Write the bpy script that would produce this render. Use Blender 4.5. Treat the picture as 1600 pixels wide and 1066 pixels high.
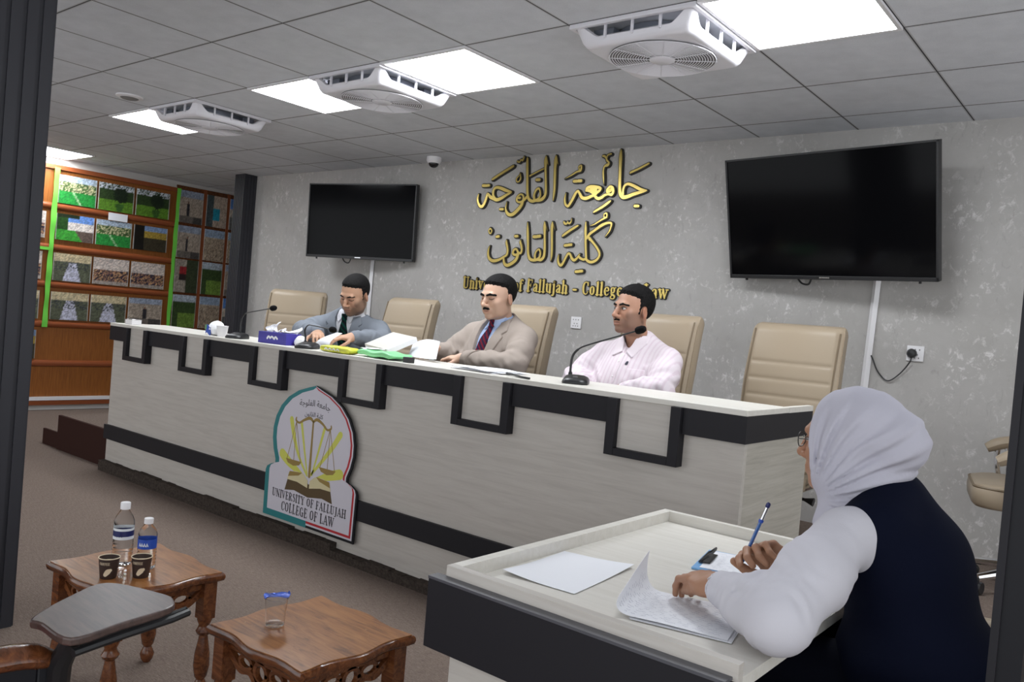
import bpy, math, random
import numpy as np
from math import sin, cos, pi, radians
from mathutils import Matrix, Vector, Euler

for o in list(bpy.data.objects):
    bpy.data.objects.remove(o)
SC = bpy.context.scene
COL = SC.collection
H = 2.6                      # ceiling height above the hall floor
DAIS = 0.27                  # height of the dais

# ------------------------------------------------------------------ camera
cam_data = bpy.data.cameras.new('camera')
cam_data.sensor_width = 36
cam_data.sensor_fit = 'HORIZONTAL'
cam_data.lens = 1285.4 * 36 / 1600
cam_data.clip_start = 0.02
CAM = bpy.data.objects.new('camera', cam_data)
COL.objects.link(CAM)
_r, _u, _f = (0.77693, 0.62389, 0.08447), (-0.0796, -0.03575, 0.99619), (-0.62453, 0.78069, -0.02189)
CAM.matrix_world = Matrix(((_r[0], _u[0], -_f[0], 2.7273), (_r[1], _u[1], -_f[1], -3.4631),
                           (_r[2], _u[2], -_f[2], 1.3039), (0, 0, 0, 1)))
SC.camera = CAM

# ------------------------------------------------------------------ world and exposure
PANEL_POWER = 15.0           # emission of the ceiling light panels
world = bpy.data.worlds.new('world')
SC.world = world
world.use_nodes = True
world.node_tree.nodes['Background'].inputs[0].default_value = (0.93, 0.968, 1.0, 1)
world.node_tree.nodes['Background'].inputs[1].default_value = 1.0
SC.view_settings.view_transform = 'Standard'
SC.view_settings.look = 'None'
SC.view_settings.exposure = 0.85
SC.view_settings.gamma = 1.0
SC.view_settings.use_curve_mapping = False
SC.cycles.use_denoising = True
SC.cycles.max_bounces = 8
SC.cycles.sample_clamp_indirect = 6

# ------------------------------------------------------------------ materials
MATS = {}


def srgb(r, g, b):
    f = lambda c: (c / 255 / 12.92) if c / 255 <= 0.04045 else ((c / 255 + 0.055) / 1.055) ** 2.4
    return (f(r), f(g), f(b), 1)


def mat(name, col, rough=0.5, metal=0.0, spec=0.5, **kw):
    m = bpy.data.materials.new(name)
    m.use_nodes = True
    nt = m.node_tree
    b = nt.nodes['Principled BSDF']
    b.inputs['Base Color'].default_value = col
    b.inputs['Roughness'].default_value = rough
    b.inputs['Metallic'].default_value = metal
    b.inputs['Specular IOR Level'].default_value = spec
    for k, v in kw.items():
        b.inputs[k.replace('_', ' ')].default_value = v
    MATS[name] = m
    return m


def N(m, typ, **kw):
    n = m.node_tree.nodes.new(typ)
    for k, v in kw.items():
        setattr(n, k, v)
    return n


def lk(m, a, b):
    m.node_tree.links.new(a, b)


def coords(m, scale=(1, 1, 1), rot=(0, 0, 0), loc=(0, 0, 0)):
    tc = N(m, 'ShaderNodeTexCoord')
    mp = N(m, 'ShaderNodeMapping')
    mp.inputs['Scale'].default_value = scale
    mp.inputs['Rotation'].default_value = rot
    mp.inputs['Location'].default_value = loc
    lk(m, tc.outputs['Object'], mp.inputs['Vector'])
    return mp.outputs['Vector']


def noise(m, vec, scale, detail=4, rough=0.6, dist=0.0):
    n = N(m, 'ShaderNodeTexNoise')
    n.inputs['Scale'].default_value = scale
    n.inputs['Detail'].default_value = detail
    n.inputs['Roughness'].default_value = rough
    n.inputs['Distortion'].default_value = dist
    lk(m, vec, n.inputs['Vector'])
    return n.outputs['Fac']


def ramp(m, fac, stops):
    r = N(m, 'ShaderNodeValToRGB')
    el = r.color_ramp.elements
    while len(el) < len(stops):
        el.new(0.5)
    for e, (p, c) in zip(el, stops):
        e.position = p
        e.color = c
    lk(m, fac, r.inputs['Fac'])
    return r.outputs['Color']


def base(m, out):
    lk(m, out, m.node_tree.nodes['Principled BSDF'].inputs['Base Color'])


def bump(m, fac, strength=0.2, dist=0.005):
    b = N(m, 'ShaderNodeBump')
    b.inputs['Strength'].default_value = strength
    b.inputs['Distance'].default_value = dist
    lk(m, fac, b.inputs['Height'])
    lk(m, b.outputs['Normal'], m.node_tree.nodes['Principled BSDF'].inputs['Normal'])


def mixc(m, fac, a, b, mode='MIX'):
    x = N(m, 'ShaderNodeMix', data_type='RGBA', blend_type=mode)
    for i, v in ((0, fac), (6, a), (7, b)):
        if hasattr(v, 'links') or hasattr(v, 'is_output'):
            lk(m, v, x.inputs[i])
        else:
            x.inputs[i].default_value = v
    return x.outputs[2]


def math_(m, op, a, b=None, c=None):
    x = N(m, 'ShaderNodeMath', operation=op)
    for i, v in enumerate((a, b, c)):
        if v is None:
            continue
        if hasattr(v, 'is_output'):
            lk(m, v, x.inputs[i])
        else:
            x.inputs[i].default_value = v
    return x.outputs[0]


# carpet
m = mat('carpet', srgb(120, 106, 98), 0.95, spec=0.1)
v = coords(m)
n1 = noise(m, v, 160, 3, 0.7)
n2 = noise(m, coords(m, (5, 40, 5)), 6, 4, 0.7)
base(m, ramp(m, mixc(m, 0.55, n1, n2), [(0.3, srgb(84, 72, 66)), (0.5, srgb(122, 108, 99)), (0.72, srgb(152, 138, 128))]))
bump(m, n1, 0.6, 0.01)
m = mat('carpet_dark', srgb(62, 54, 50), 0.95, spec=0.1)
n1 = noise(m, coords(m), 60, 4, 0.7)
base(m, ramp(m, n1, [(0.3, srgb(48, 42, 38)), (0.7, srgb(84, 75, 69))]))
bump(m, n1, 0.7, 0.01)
m = mat('carpet_step', srgb(58, 38, 34), 0.9, spec=0.1)
# plaster wall: grey with cloudy dark patches and pale worn flecks
m = mat('plaster', srgb(165, 163, 160), 0.55, spec=0.3)
v = coords(m)
big = noise(m, v, 2.2, 6, 0.65, 0.4)
c1 = ramp(m, big, [(0.3, srgb(163, 160, 156)), (0.5, srgb(171, 168, 165)), (0.7, srgb(180, 177, 174))])
fl = noise(m, coords(m, (1, 1, 0.8)), 26, 8, 0.75, 0.5)
flm = ramp(m, fl, [(0.535, (0, 0, 0, 1)), (0.63, (1, 1, 1, 1))])
msk = ramp(m, noise(m, v, 4.0, 3, 0.5), [(0.42, (0, 0, 0, 1)), (0.62, (1, 1, 1, 1))])
fm = math_(m, 'MULTIPLY', flm, msk)
c2 = mixc(m, math_(m, 'MULTIPLY', fm, 0.9), c1, srgb(212, 210, 208))
dk = ramp(m, noise(m, coords(m, (1.6, 1.6, 0.7), loc=(3, 1, 2)), 16, 6, 0.7, 0.8), [(0.3, (1, 1, 1, 1)), (0.42, (0, 0, 0, 1))])
base(m, mixc(m, math_(m, 'MULTIPLY', dk, 0.35), c2, srgb(132, 128, 124)))
bump(m, fl, 0.12, 0.004)
mat('white_paint', srgb(205, 202, 198), 0.6)
# ceiling tiles: 60 cm lay-in panels with thin dark joints
m = mat('ceiling_tiles', srgb(188, 188, 190), 0.85, spec=0.2)
tc = N(m, 'ShaderNodeTexCoord')
sp = N(m, 'ShaderNodeSeparateXYZ')
lk(m, tc.outputs['Object'], sp.inputs[0])
d = []
for ax in (0, 1):
    fr = math_(m, 'FRACT', math_(m, 'ADD', math_(m, 'DIVIDE', sp.outputs[ax], 0.6), 0.5))
    d.append(math_(m, 'ABSOLUTE', math_(m, 'SUBTRACT', fr, 0.5)))
near = math_(m, 'MINIMUM', d[0], d[1])
joint = math_(m, 'LESS_THAN', near, 0.0055)
joint2 = math_(m, 'LESS_THAN', near, 0.016)
tex = noise(m, tc.outputs['Object'], 9, 5, 0.6)
fine = noise(m, coords(m, (1, 1, 1)), 190, 2, 0.5)
tcol = ramp(m, mixc(m, 0.4, tex, fine), [(0.35, srgb(198, 200, 205)), (0.65, srgb(212, 214, 219))])
tcol = mixc(m, joint2, tcol, srgb(184, 184, 186))
base(m, mixc(m, joint, tcol, srgb(66, 65, 67)))
# pale bleached wood laminate
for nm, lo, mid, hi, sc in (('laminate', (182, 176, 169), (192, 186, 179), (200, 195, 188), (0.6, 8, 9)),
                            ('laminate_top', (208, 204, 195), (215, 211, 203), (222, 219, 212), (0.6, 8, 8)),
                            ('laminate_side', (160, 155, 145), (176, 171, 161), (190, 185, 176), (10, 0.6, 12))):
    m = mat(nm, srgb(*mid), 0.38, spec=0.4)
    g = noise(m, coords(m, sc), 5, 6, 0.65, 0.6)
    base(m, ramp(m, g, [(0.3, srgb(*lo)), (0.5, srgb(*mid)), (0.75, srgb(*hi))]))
mat('anthracite', srgb(36, 35, 39), 0.5, spec=0.2)
mat('pilaster_grey', srgb(54, 54, 59), 0.45, spec=0.25)
mat('anthracite_light', srgb(78, 78, 84), 0.35)
m = mat('leather', srgb(154, 139, 119), 0.42, spec=0.3)
bump(m, noise(m, coords(m), 220, 3, 0.6), 0.12, 0.002)
mat('leather_dark', srgb(112, 96, 74), 0.5)
mat('chrome', (0.8, 0.8, 0.82, 1), 0.12, 1.0)
mat('black_plastic', srgb(28, 28, 30), 0.4)
mat('black_foam', srgb(22, 21, 22), 0.95, spec=0.1)
mat('screen_glass', srgb(9, 9, 11), 0.1, spec=0.08)
mat('silver', (0.72, 0.72, 0.74, 1), 0.25, 1.0)
mat('white_plastic', srgb(226, 224, 226), 0.35)
mat('fan_white', srgb(222, 220, 226), 0.3)
mat('grille', srgb(120, 118, 118), 0.5)
mat('dark_gap', srgb(48, 48, 52), 0.6)
mat('steel_box', srgb(128, 132, 142), 0.35, 0.5)
m = mat('varnished_wood', srgb(112, 66, 36), 0.22, spec=0.55)
g = noise(m, coords(m, (1.5, 12, 12)), 5, 6, 0.65, 0.8)
base(m, ramp(m, g, [(0.3, srgb(64, 34, 20)), (0.52, srgb(104, 60, 34)), (0.75, srgb(132, 82, 46))]))
m = mat('table_top', srgb(168, 110, 62), 0.28, spec=0.5)
g = noise(m, coords(m, (2, 14, 12)), 4, 6, 0.65, 0.8)
gc = ramp(m, g, [(0.28, srgb(92, 54, 30)), (0.5, srgb(146, 96, 54)), (0.75, srgb(168, 118, 70))])
sp_ = ramp(m, noise(m, coords(m), 70, 3, 0.7), [(0.62, (0, 0, 0, 1)), (0.7, (1, 1, 1, 1))])
edge = ramp(m, noise(m, coords(m), 7, 2, 0.5), [(0.5, (0, 0, 0, 1)), (0.62, (1, 1, 1, 1))])
base(m, mixc(m, math_(m, 'MULTIPLY', math_(m, 'MULTIPLY', sp_, edge), 0.5), gc, srgb(206, 172, 122)))
m = mat('panel_wood', srgb(150, 92, 40), 0.4, spec=0.4)
g = noise(m, coords(m, (1, 30, 1.2)), 4, 5, 0.65, 0.3)
base(m, ramp(m, g, [(0.3, srgb(118, 68, 28)), (0.55, srgb(144, 87, 38)), (0.8, srgb(164, 104, 50))]))
m = mat('rail_wood', srgb(138, 74, 42), 0.3, spec=0.5)
mat('ribbon_green', srgb(112, 204, 76), 0.35, spec=0.4)
m = mat('tablet_laminate', srgb(70, 54, 50), 0.35)
g = noise(m, coords(m, (2, 18, 12)), 6, 5, 0.6, 0.4)
base(m, ramp(m, g, [(0.3, srgb(60, 46, 43)), (0.7, srgb(88, 69, 63))]))
mat('red_fabric', srgb(140, 18, 36), 0.9)
mat('gold', srgb(206, 182, 104), 0.3, 0.85)
mat('letter_black', srgb(24, 21, 14), 0.45)
mat('paper', srgb(232, 233, 238), 0.8, spec=0.2)
mat('ink', srgb(96, 98, 130), 0.8)
mat('board_black', srgb(22, 22, 27), 0.5, spec=0.25)
mat('board_white', srgb(208, 204, 214), 0.45)
mat('board_teal', srgb(28, 122, 126), 0.45)
mat('board_red', srgb(182, 30, 42), 0.45)
mat('board_yellow', srgb(206, 206, 90), 0.5)
mat('board_gold', srgb(150, 124, 62), 0.5)
mat('board_gold_dark', srgb(84, 64, 32), 0.5)
mat('board_cream', srgb(214, 202, 160), 0.5)
mat('board_text', srgb(54, 50, 58), 0.5)
mat('blue_box', srgb(58, 50, 150), 0.5)
mat('tissue', srgb(238, 238, 240), 0.9)
mat('yellow_pack', srgb(206, 208, 70), 0.35)
mat('green_pack', srgb(136, 216, 150), 0.35)
mat('pale_box', srgb(186, 182, 175), 0.6)
mat('clear_plastic', (0.96, 0.97, 0.98, 1), 0.06, 0, 0.5, Transmission_Weight=1.0, IOR=1.18)
mat('water', (0.97, 0.98, 0.99, 1), 0.02, 0, 0.5, Transmission_Weight=1.0, IOR=1.15)
mat('label_blue', srgb(36, 74, 168), 0.4)
mat('label_white', srgb(220, 224, 226), 0.4)
mat('label_navy', srgb(34, 40, 92), 0.4)
mat('label_green', srgb(84, 140, 84), 0.4)
mat('cup_brown', srgb(56, 42, 38), 0.5)
mat('cup_cream', srgb(216, 200, 172), 0.6)
mat('foil_blue', srgb(40, 84, 190), 0.25, 0.4)
mat('pen_blue', srgb(52, 104, 176), 0.15, 0, 0.5, Transmission_Weight=0.35)
mat('clip_board', srgb(120, 172, 220), 0.35)
mat('dome_black', srgb(20, 20, 24), 0.1)
m = mat('light_panel', (1, 1, 1, 1), 0.5)
b_ = m.node_tree.nodes['Principled BSDF']
b_.inputs['Emission Color'].default_value = (0.92, 0.96, 1.0, 1)
b_.inputs['Emission Strength'].default_value = PANEL_POWER
# surfaces whose colour is stored per vertex (printed photographs, skin, cloth patterns)
for nm, rg in (('printed_photo', 0.35), ('skin', 0.5), ('cloth', 0.85)):
    m = mat(nm, (1, 1, 1, 1), rg, spec=0.06 if nm == 'cloth' else 0.35)
    at = N(m, 'ShaderNodeVertexColor', layer_name='Col')
    if nm == 'printed_photo':
        nz = noise(m, coords(m), 26, 4, 0.7)
        base(m, mixc(m, 0.55, at.outputs[0], ramp(m, nz, [(0.3, (0.25, 0.25, 0.25, 1)), (0.5, (0.42, 0.42, 0.42, 1)), (0.7, (0.62, 0.62, 0.62, 1))]), 'OVERLAY'))
    else:
        base(m, at.outputs[0])
        if nm == 'cloth':
            bump(m, noise(m, coords(m), 260, 2, 0.5), 0.15, 0.002)
        else:
            m.node_tree.nodes['Principled BSDF'].inputs['Subsurface Weight'].default_value = 0.08
            m.node_tree.nodes['Principled BSDF'].inputs['Subsurface Radius'].default_value = (0.01, 0.004, 0.002)
            bump(m, noise(m, coords(m), 140, 2, 0.5), 0.08, 0.002)
m = mat('hair', srgb(18, 17, 17), 0.75, spec=0.12)
hz = noise(m, coords(m), 120, 3, 0.7)
base(m, ramp(m, hz, [(0.35, srgb(10, 10, 11)), (0.7, srgb(30, 28, 28))]))
bump(m, hz, 0.7, 0.006)

# ------------------------------------------------------------------ helpers
WM = {}                      # world matrices of the things, by object name


def put(o, parent=None):
    COL.objects.link(o)
    if parent is not None:
        o.parent = parent
    return o


def thing(name, label, cat, loc=(0, 0, 0), rz=0.0, group=None):
    o = bpy.data.objects.new(name, None)
    o.empty_display_size = 0.1
    COL.objects.link(o)
    o.location = loc
    o.rotation_euler = (0, 0, rz)
    o['label'] = label
    o['category'] = cat
    if group:
        o['group'] = group
    WM[o.name] = Matrix.Translation(loc) @ Matrix.Rotation(rz, 4, 'Z')
    return o


def tag(o, label, cat, group=None):
    o['label'] = label
    o['category'] = cat
    if group:
        o['group'] = group
    return o


def dup(root, loc, rz, label, group=None):
    r = root.copy()
    COL.objects.link(r)
    r.location = loc
    r.rotation_euler = (0, 0, rz)
    r['label'] = label
    if group:
        r['group'] = group
    for ch in list(root.children):
        c = ch.copy()
        COL.objects.link(c)
        c.parent = r
        for g in list(ch.children):
            e = g.copy()
            COL.objects.link(e)
            e.parent = c
    return r


def rotm(rx=0, ry=0, rz=0):
    return np.array(Euler((rx, ry, rz)).to_matrix())


class MB:
    """collects shapes and links them as one mesh object"""

    def __init__(s):
        s.v, s.f, s.m = [], [], []

    def add(s, verts, faces, mi=0):
        o = len(s.v)
        s.v += [tuple(map(float, p)) for p in verts]
        s.f += [tuple(i + o for i in f) for f in faces]
        s.m += [mi] * len(faces)
        return s

    def box(s, c, size, rot=None, mi=0):
        h = np.array(size) / 2
        p = np.array([[x, y, z] for x in (-1, 1) for y in (-1, 1) for z in (-1, 1)]) * h
        if rot is not None:
            p = p @ np.asarray(rot).T
        return s.add(p + np.array(c), [(0, 1, 3, 2), (4, 6, 7, 5), (0, 4, 5, 1), (2, 3, 7, 6), (0, 2, 6, 4), (1, 5, 7, 3)], mi)

    def span(s, x0, x1, y0, y1, z0, z1, mi=0):
        return s.box(((x0 + x1) / 2, (y0 + y1) / 2, (z0 + z1) / 2), (abs(x1 - x0), abs(y1 - y0), abs(z1 - z0)), None, mi)

    def tube(s, path, r, n=10, caps=True, mi=0, closed=False, flat=1.0):
        P = [np.array(p, float) for p in path]
        R = r if hasattr(r, '__len__') else [r] * len(P)
        rings = []
        up = None
        L = len(P)
        for i, p in enumerate(P):
            if closed:
                t = P[(i + 1) % L] - P[i - 1]
            else:
                t = P[min(i + 1, L - 1)] - P[max(i - 1, 0)]
            t = t / (np.linalg.norm(t) + 1e-9)
            if up is None:
                a = np.array([0, 0, 1.0]) if abs(t[2]) < 0.9 else np.array([1.0, 0, 0])
                up = np.cross(t, np.cross(a, t))
            up = up - t * np.dot(up, t)
            up /= np.linalg.norm(up) + 1e-9
            sd = np.cross(t, up)
            rings.append([p + R[i] * (cos(2 * pi * k / n) * sd + flat * sin(2 * pi * k / n) * up) for k in range(n)])
        vs = [q for ring in rings for q in ring]
        fs = []
        for i in range(L if closed else L - 1):
            j = (i + 1) % L
            for k in range(n):
                fs.append((i * n + k, i * n + (k + 1) % n, j * n + (k + 1) % n, j * n + k))
        if caps and not closed:
            fs.append(tuple(range(n))[::-1])
            fs.append(tuple((L - 1) * n + k for k in range(n)))
        return s.add(vs, fs, mi)

    def lathe(s, prof, c=(0, 0, 0), n=24, mi=0, rot=None, caps=True):
        vs, fs = [], []
        for r, z in prof:
            for k in range(n):
                vs.append((r * cos(2 * pi * k / n), r * sin(2 * pi * k / n), z))
        for i in range(len(prof) - 1):
            for k in range(n):
                fs.append((i * n + k, i * n + (k + 1) % n, (i + 1) * n + (k + 1) % n, (i + 1) * n + k))
        if caps:
            fs.append(tuple(range(n))[::-1])
            fs.append(tuple((len(prof) - 1) * n + k for k in range(n)))
        p = np.array(vs)
        if rot is not None:
            p = p @ np.asarray(rot).T
        return s.add(p + np.array(c), fs, mi)

    def prism(s, poly, fn, d0, d1, mi=0, side_mi=None):
        """poly: 2-D outline; fn(a, b, d) gives the 3-D point"""
        n = len(poly)
        vs = [fn(a, b, d0) for a, b in poly] + [fn(a, b, d1) for a, b in poly]
        s.add(vs, [tuple(range(n))[::-1], tuple(range(n, 2 * n))], mi)
        o = len(s.v) - 2 * n
        for k in range(n):
            j = (k + 1) % n
            s.f.append((o + k, o + j, o + n + j, o + n + k))
            s.m.append(mi if side_mi is None else side_mi)
        return s

    def ell(s, c, r, nu=16, nv=10, rot=None, mi=0):
        vs = [(0, 0, 1)]
        for i in range(1, nv):
            a = pi * i / nv
            for k in range(nu):
                vs.append((sin(a) * cos(2 * pi * k / nu), sin(a) * sin(2 * pi * k / nu), cos(a)))
        vs.append((0, 0, -1))
        fs = [(0, 1 + k, 1 + (k + 1) % nu) for k in range(nu)]
        for i in range(nv - 2):
            for k in range(nu):
                a, b = 1 + i * nu + k, 1 + i * nu + (k + 1) % nu
                fs.append((a, a + nu, b + nu, b))
        e = len(vs) - 1
        fs += [(e, e - nu + (k + 1) % nu, e - nu + k) for k in range(nu)]
        p = np.array(vs) * np.array(r)
        if rot is not None:
            p = p @ np.asarray(rot).T
        return s.add(p + np.array(c), fs, mi)

    def sheet(s, fn, nu, nv, th=0.0, mi=0):
        """grid of fn(u, v), u and v in 0..1, with thickness th"""
        P = np.array([[fn(i / nu, j / nv) for j in range(nv + 1)] for i in range(nu + 1)], float)
        idx = lambda i, j: i * (nv + 1) + j
        top = P.reshape(-1, 3)
        fs = [(idx(i, j), idx(i + 1, j), idx(i + 1, j + 1), idx(i, j + 1)) for i in range(nu) for j in range(nv)]
        if not th:
            return s.add(top, fs, mi)
        du = np.gradient(P, axis=0)
        dv = np.gradient(P, axis=1)
        nn = np.cross(du, dv)
        nn /= np.linalg.norm(nn, axis=2, keepdims=True) + 1e-9
        bot = (P - nn * th).reshape(-1, 3)
        k = len(top)
        f2 = [tuple(k + q for q in f[::-1]) for f in fs]
        rim = [idx(i, 0) for i in range(nu + 1)] + [idx(nu, j) for j in range(1, nv + 1)] + \
              [idx(i, nv) for i in range(nu - 1, -1, -1)] + [idx(0, j) for j in range(nv - 1, 0, -1)]
        f3 = [(rim[a], k + rim[a], k + rim[(a + 1) % len(rim)], rim[(a + 1) % len(rim)]) for a in range(len(rim))]
        return s.add(np.vstack([top, bot]), fs + f2 + f3, mi)

    def build(s, name, mats, parent=None, smooth=35, bevel=0.0, world=False, segs=2, sub=0):
        me = bpy.data.meshes.new(name)
        vs = s.v
        if world and parent is not None:
            inv = WM[parent.name].inverted()
            a = np.array(inv)
            vs = (np.array(vs) @ a[:3, :3].T + a[:3, 3]).tolist()
        me.from_pydata(vs, [], s.f)
        if not isinstance(mats, (list, tuple)):
            mats = [mats]
        for q in mats:
            me.materials.append(MATS[q])
        if len(mats) > 1:
            me.polygons.foreach_set('material_index', s.m)
        if smooth:
            me.polygons.foreach_set('use_smooth', [True] * len(s.f))
            me.set_sharp_from_angle(angle=radians(smooth))
        me.update()
        o = put(bpy.data.objects.new(name, me), parent)
        if bevel:
            b = o.modifiers.new('bevel', 'BEVEL')
            b.width = bevel
            b.segments = segs
            b.limit_method = 'ANGLE'
            b.angle_limit = radians(50)
            b.harden_normals = False
        if sub:
            q = o.modifiers.new('sub', 'SUBSURF')
            q.levels = q.render_levels = sub
        return o


def struct(name, mb, mats, **kw):
    o = mb.build(name, mats, **kw)
    o['kind'] = 'structure'
    return o


def curve(pts, n=8, closed=False):
    """Catmull-Rom through points of any dimension"""
    P = [np.array(p, float) for p in pts]
    L = len(P)
    out = []
    for i in range(L if closed else L - 1):
        a, b, c, d = (P[i - 1] if (i or closed) else P[0]), P[i], P[(i + 1) % L], P[(i + 2) % L if closed else min(i + 2, L - 1)]
        for k in range(n):
            t = k / n
            out.append(0.5 * (2 * b + (c - a) * t + (2 * a - 5 * b + 4 * c - d) * t * t + (3 * b - a - 3 * c + d) * t ** 3))
    if not closed:
        out.append(P[-1])
    return out


def ribbon(mb, pts, fn, d0, d1, grow=0.0, mi=0, smooth=5, cap=True):
    """flat pen stroke: pts are (a, b, width); fn(a, b, d) places it"""
    Q = curve(pts, smooth) if (smooth and len(pts) > 2) else [np.array(p, float) for p in pts]
    Q = np.array(Q)
    t = np.gradient(Q[:, :2], axis=0)
    t /= np.linalg.norm(t, axis=1, keepdims=True) + 1e-9
    nr = np.stack([-t[:, 1], t[:, 0]], 1)
    w = (Q[:, 2:3] / 2 + grow)
    Lf, Rt = Q[:, :2] + nr * w, Q[:, :2] - nr * w
    k = len(Q)
    for i in range(k - 1):
        mb.prism([tuple(Rt[i]), tuple(Rt[i + 1]), tuple(Lf[i + 1]), tuple(Lf[i])], fn, d0, d1, mi)
    if cap:
        for i in ((0, k - 1) if cap is True else range(0, k, 2)):
            r = float(w[i, 0])
            mb.prism([(Q[i, 0] + r * cos(a * pi / 5), Q[i, 1] + r * sin(a * pi / 5)) for a in range(10)], fn, d0, d1 - 0.00012, mi)

# ================================================================== THE SETTING
WY = 1.507                   # back wall plane
LX = -6.294                  # left wall plane
struct('floor', MB().span(-6.5, 4.6, -5.4, 4.2, -0.1, 0), 'carpet', smooth=0)
struct('ceiling', MB().span(-6.5, 4.6, -5.4, 4.2, H, H + 0.1), 'ceiling_tiles', smooth=0)
struct('wall_back', MB().span(-4.98, 4.6, WY, WY + 0.12, 0, H), 'plaster', smooth=0)
struct('wall_left', MB().span(LX - 0.12, LX, -5.4, 4.2, 0, H), 'white_paint', smooth=0)
struct('wall_alcove', MB().span(-6.5, -4.98, 4.1, 4.2, 0, H), 'white_paint', smooth=0)
struct('wall_alcove_side', MB().span(-4.98, -4.86, WY + 0.12, 4.1, 0, H), 'white_paint', smooth=0)
struct('floor_dais', MB().span(-4.10, 4.6, -0.56, WY, 0, DAIS), 'carpet', smooth=0)
b = MB().span(-4.11, -3.20, -0.585, -0.56, 0.0, DAIS)
b.span(-4.40, -4.11, -0.575, -0.555, 0.0, 0.125)
struct('trim_1', b, 'carpet_step', smooth=0)
struct('floor_step', MB().span(-4.40, -4.10, -0.555, WY, 0, 0.125), 'carpet', smooth=0)
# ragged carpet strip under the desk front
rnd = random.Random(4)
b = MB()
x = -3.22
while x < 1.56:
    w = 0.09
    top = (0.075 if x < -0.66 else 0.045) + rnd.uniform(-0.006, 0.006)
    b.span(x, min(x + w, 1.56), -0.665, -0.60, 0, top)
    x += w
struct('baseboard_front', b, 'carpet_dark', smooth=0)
struct('trim_2', MB().span(LX, LX + 0.012, -5.4, 4.1, 2.50, 2.535), 'white_paint', smooth=0)


# ribbed anthracite pillars
def ribbed(name, x0, x1, y0, y1, z0, z1, pitch=0.035):
    b = MB().span(x0 + 0.012, x1 - 0.012, y0 + 0.012, y1 - 0.012, z0, z1, 0)
    for (a0, a1, horiz) in ((x0, x1, True), (y0, y1, False)):
        n = max(2, int((a1 - a0) / pitch))
        st = (a1 - a0) / n
        for i in range(n):
            c0, c1 = a0 + i * st + st * 0.14, a0 + (i + 1) * st - st * 0.14
            if horiz:
                b.span(c0, c1, y0, y1, z0, z1, 1)
            else:
                b.span(x0, x1, c0, c1, z0, z1, 1)
    return struct(name, b, ['board_black', 'pilaster_grey'], smooth=0)


ribbed('trim_3', -4.99, -4.81, 1.36, WY, 0.0, H, 0.03)
ribbed('trim_4', -1.00, -0.60, -2.60, -2.17, 0.0, H, 0.05)
b = MB().span(2.541, 2.583, -1.93, -1.885, 0.0, H, 0)
b.span(2.536, 2.548, -1.935, -1.88, 0.0, H, 1)
struct('trim_5', b, ['board_black', 'anthracite'], smooth=0)


# ------------------------------------------------------------------ ceiling lights
def ceiling_light(x0, y0, label, sx=0.6):
    t = thing('ceiling_light', label, 'light', (x0 + 0.3, y0 + 0.3, H), 0, 'square light panels in the ceiling')
    b = MB()
    for (a, c, w, d) in ((0, -0.29, 0.6, 0.02), (0, 0.29, 0.6, 0.02), (-0.29, 0, 0.02, 0.56), (0.29, 0, 0.02, 0.56)):
        b.box((a, c, -0.005), (w - 0.004, d, 0.012))
    b.build('frame', 'white_plastic', t)
    MB().box((0, 0, -0.004), (0.562, 0.562, 0.008)).build('diffuser', 'light_panel', t, smooth=0)
    return t


ceiling_light(1.2, -0.6, 'square light panel in the ceiling, rightmost, beside the nearest ceiling fan')
ceiling_light(-0.6, -0.6, 'square light panel in the ceiling right of the middle ceiling fan')
ceiling_light(-1.8, -0.6, 'square light panel in the ceiling partly behind the middle ceiling fan')
ceiling_light(-3.6, -0.6, 'square light panel in the ceiling beside the farthest ceiling fan')
ceiling_light(-6.27, -0.36, 'farthest light panel in the ceiling, above the wooden photo wall')


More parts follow.
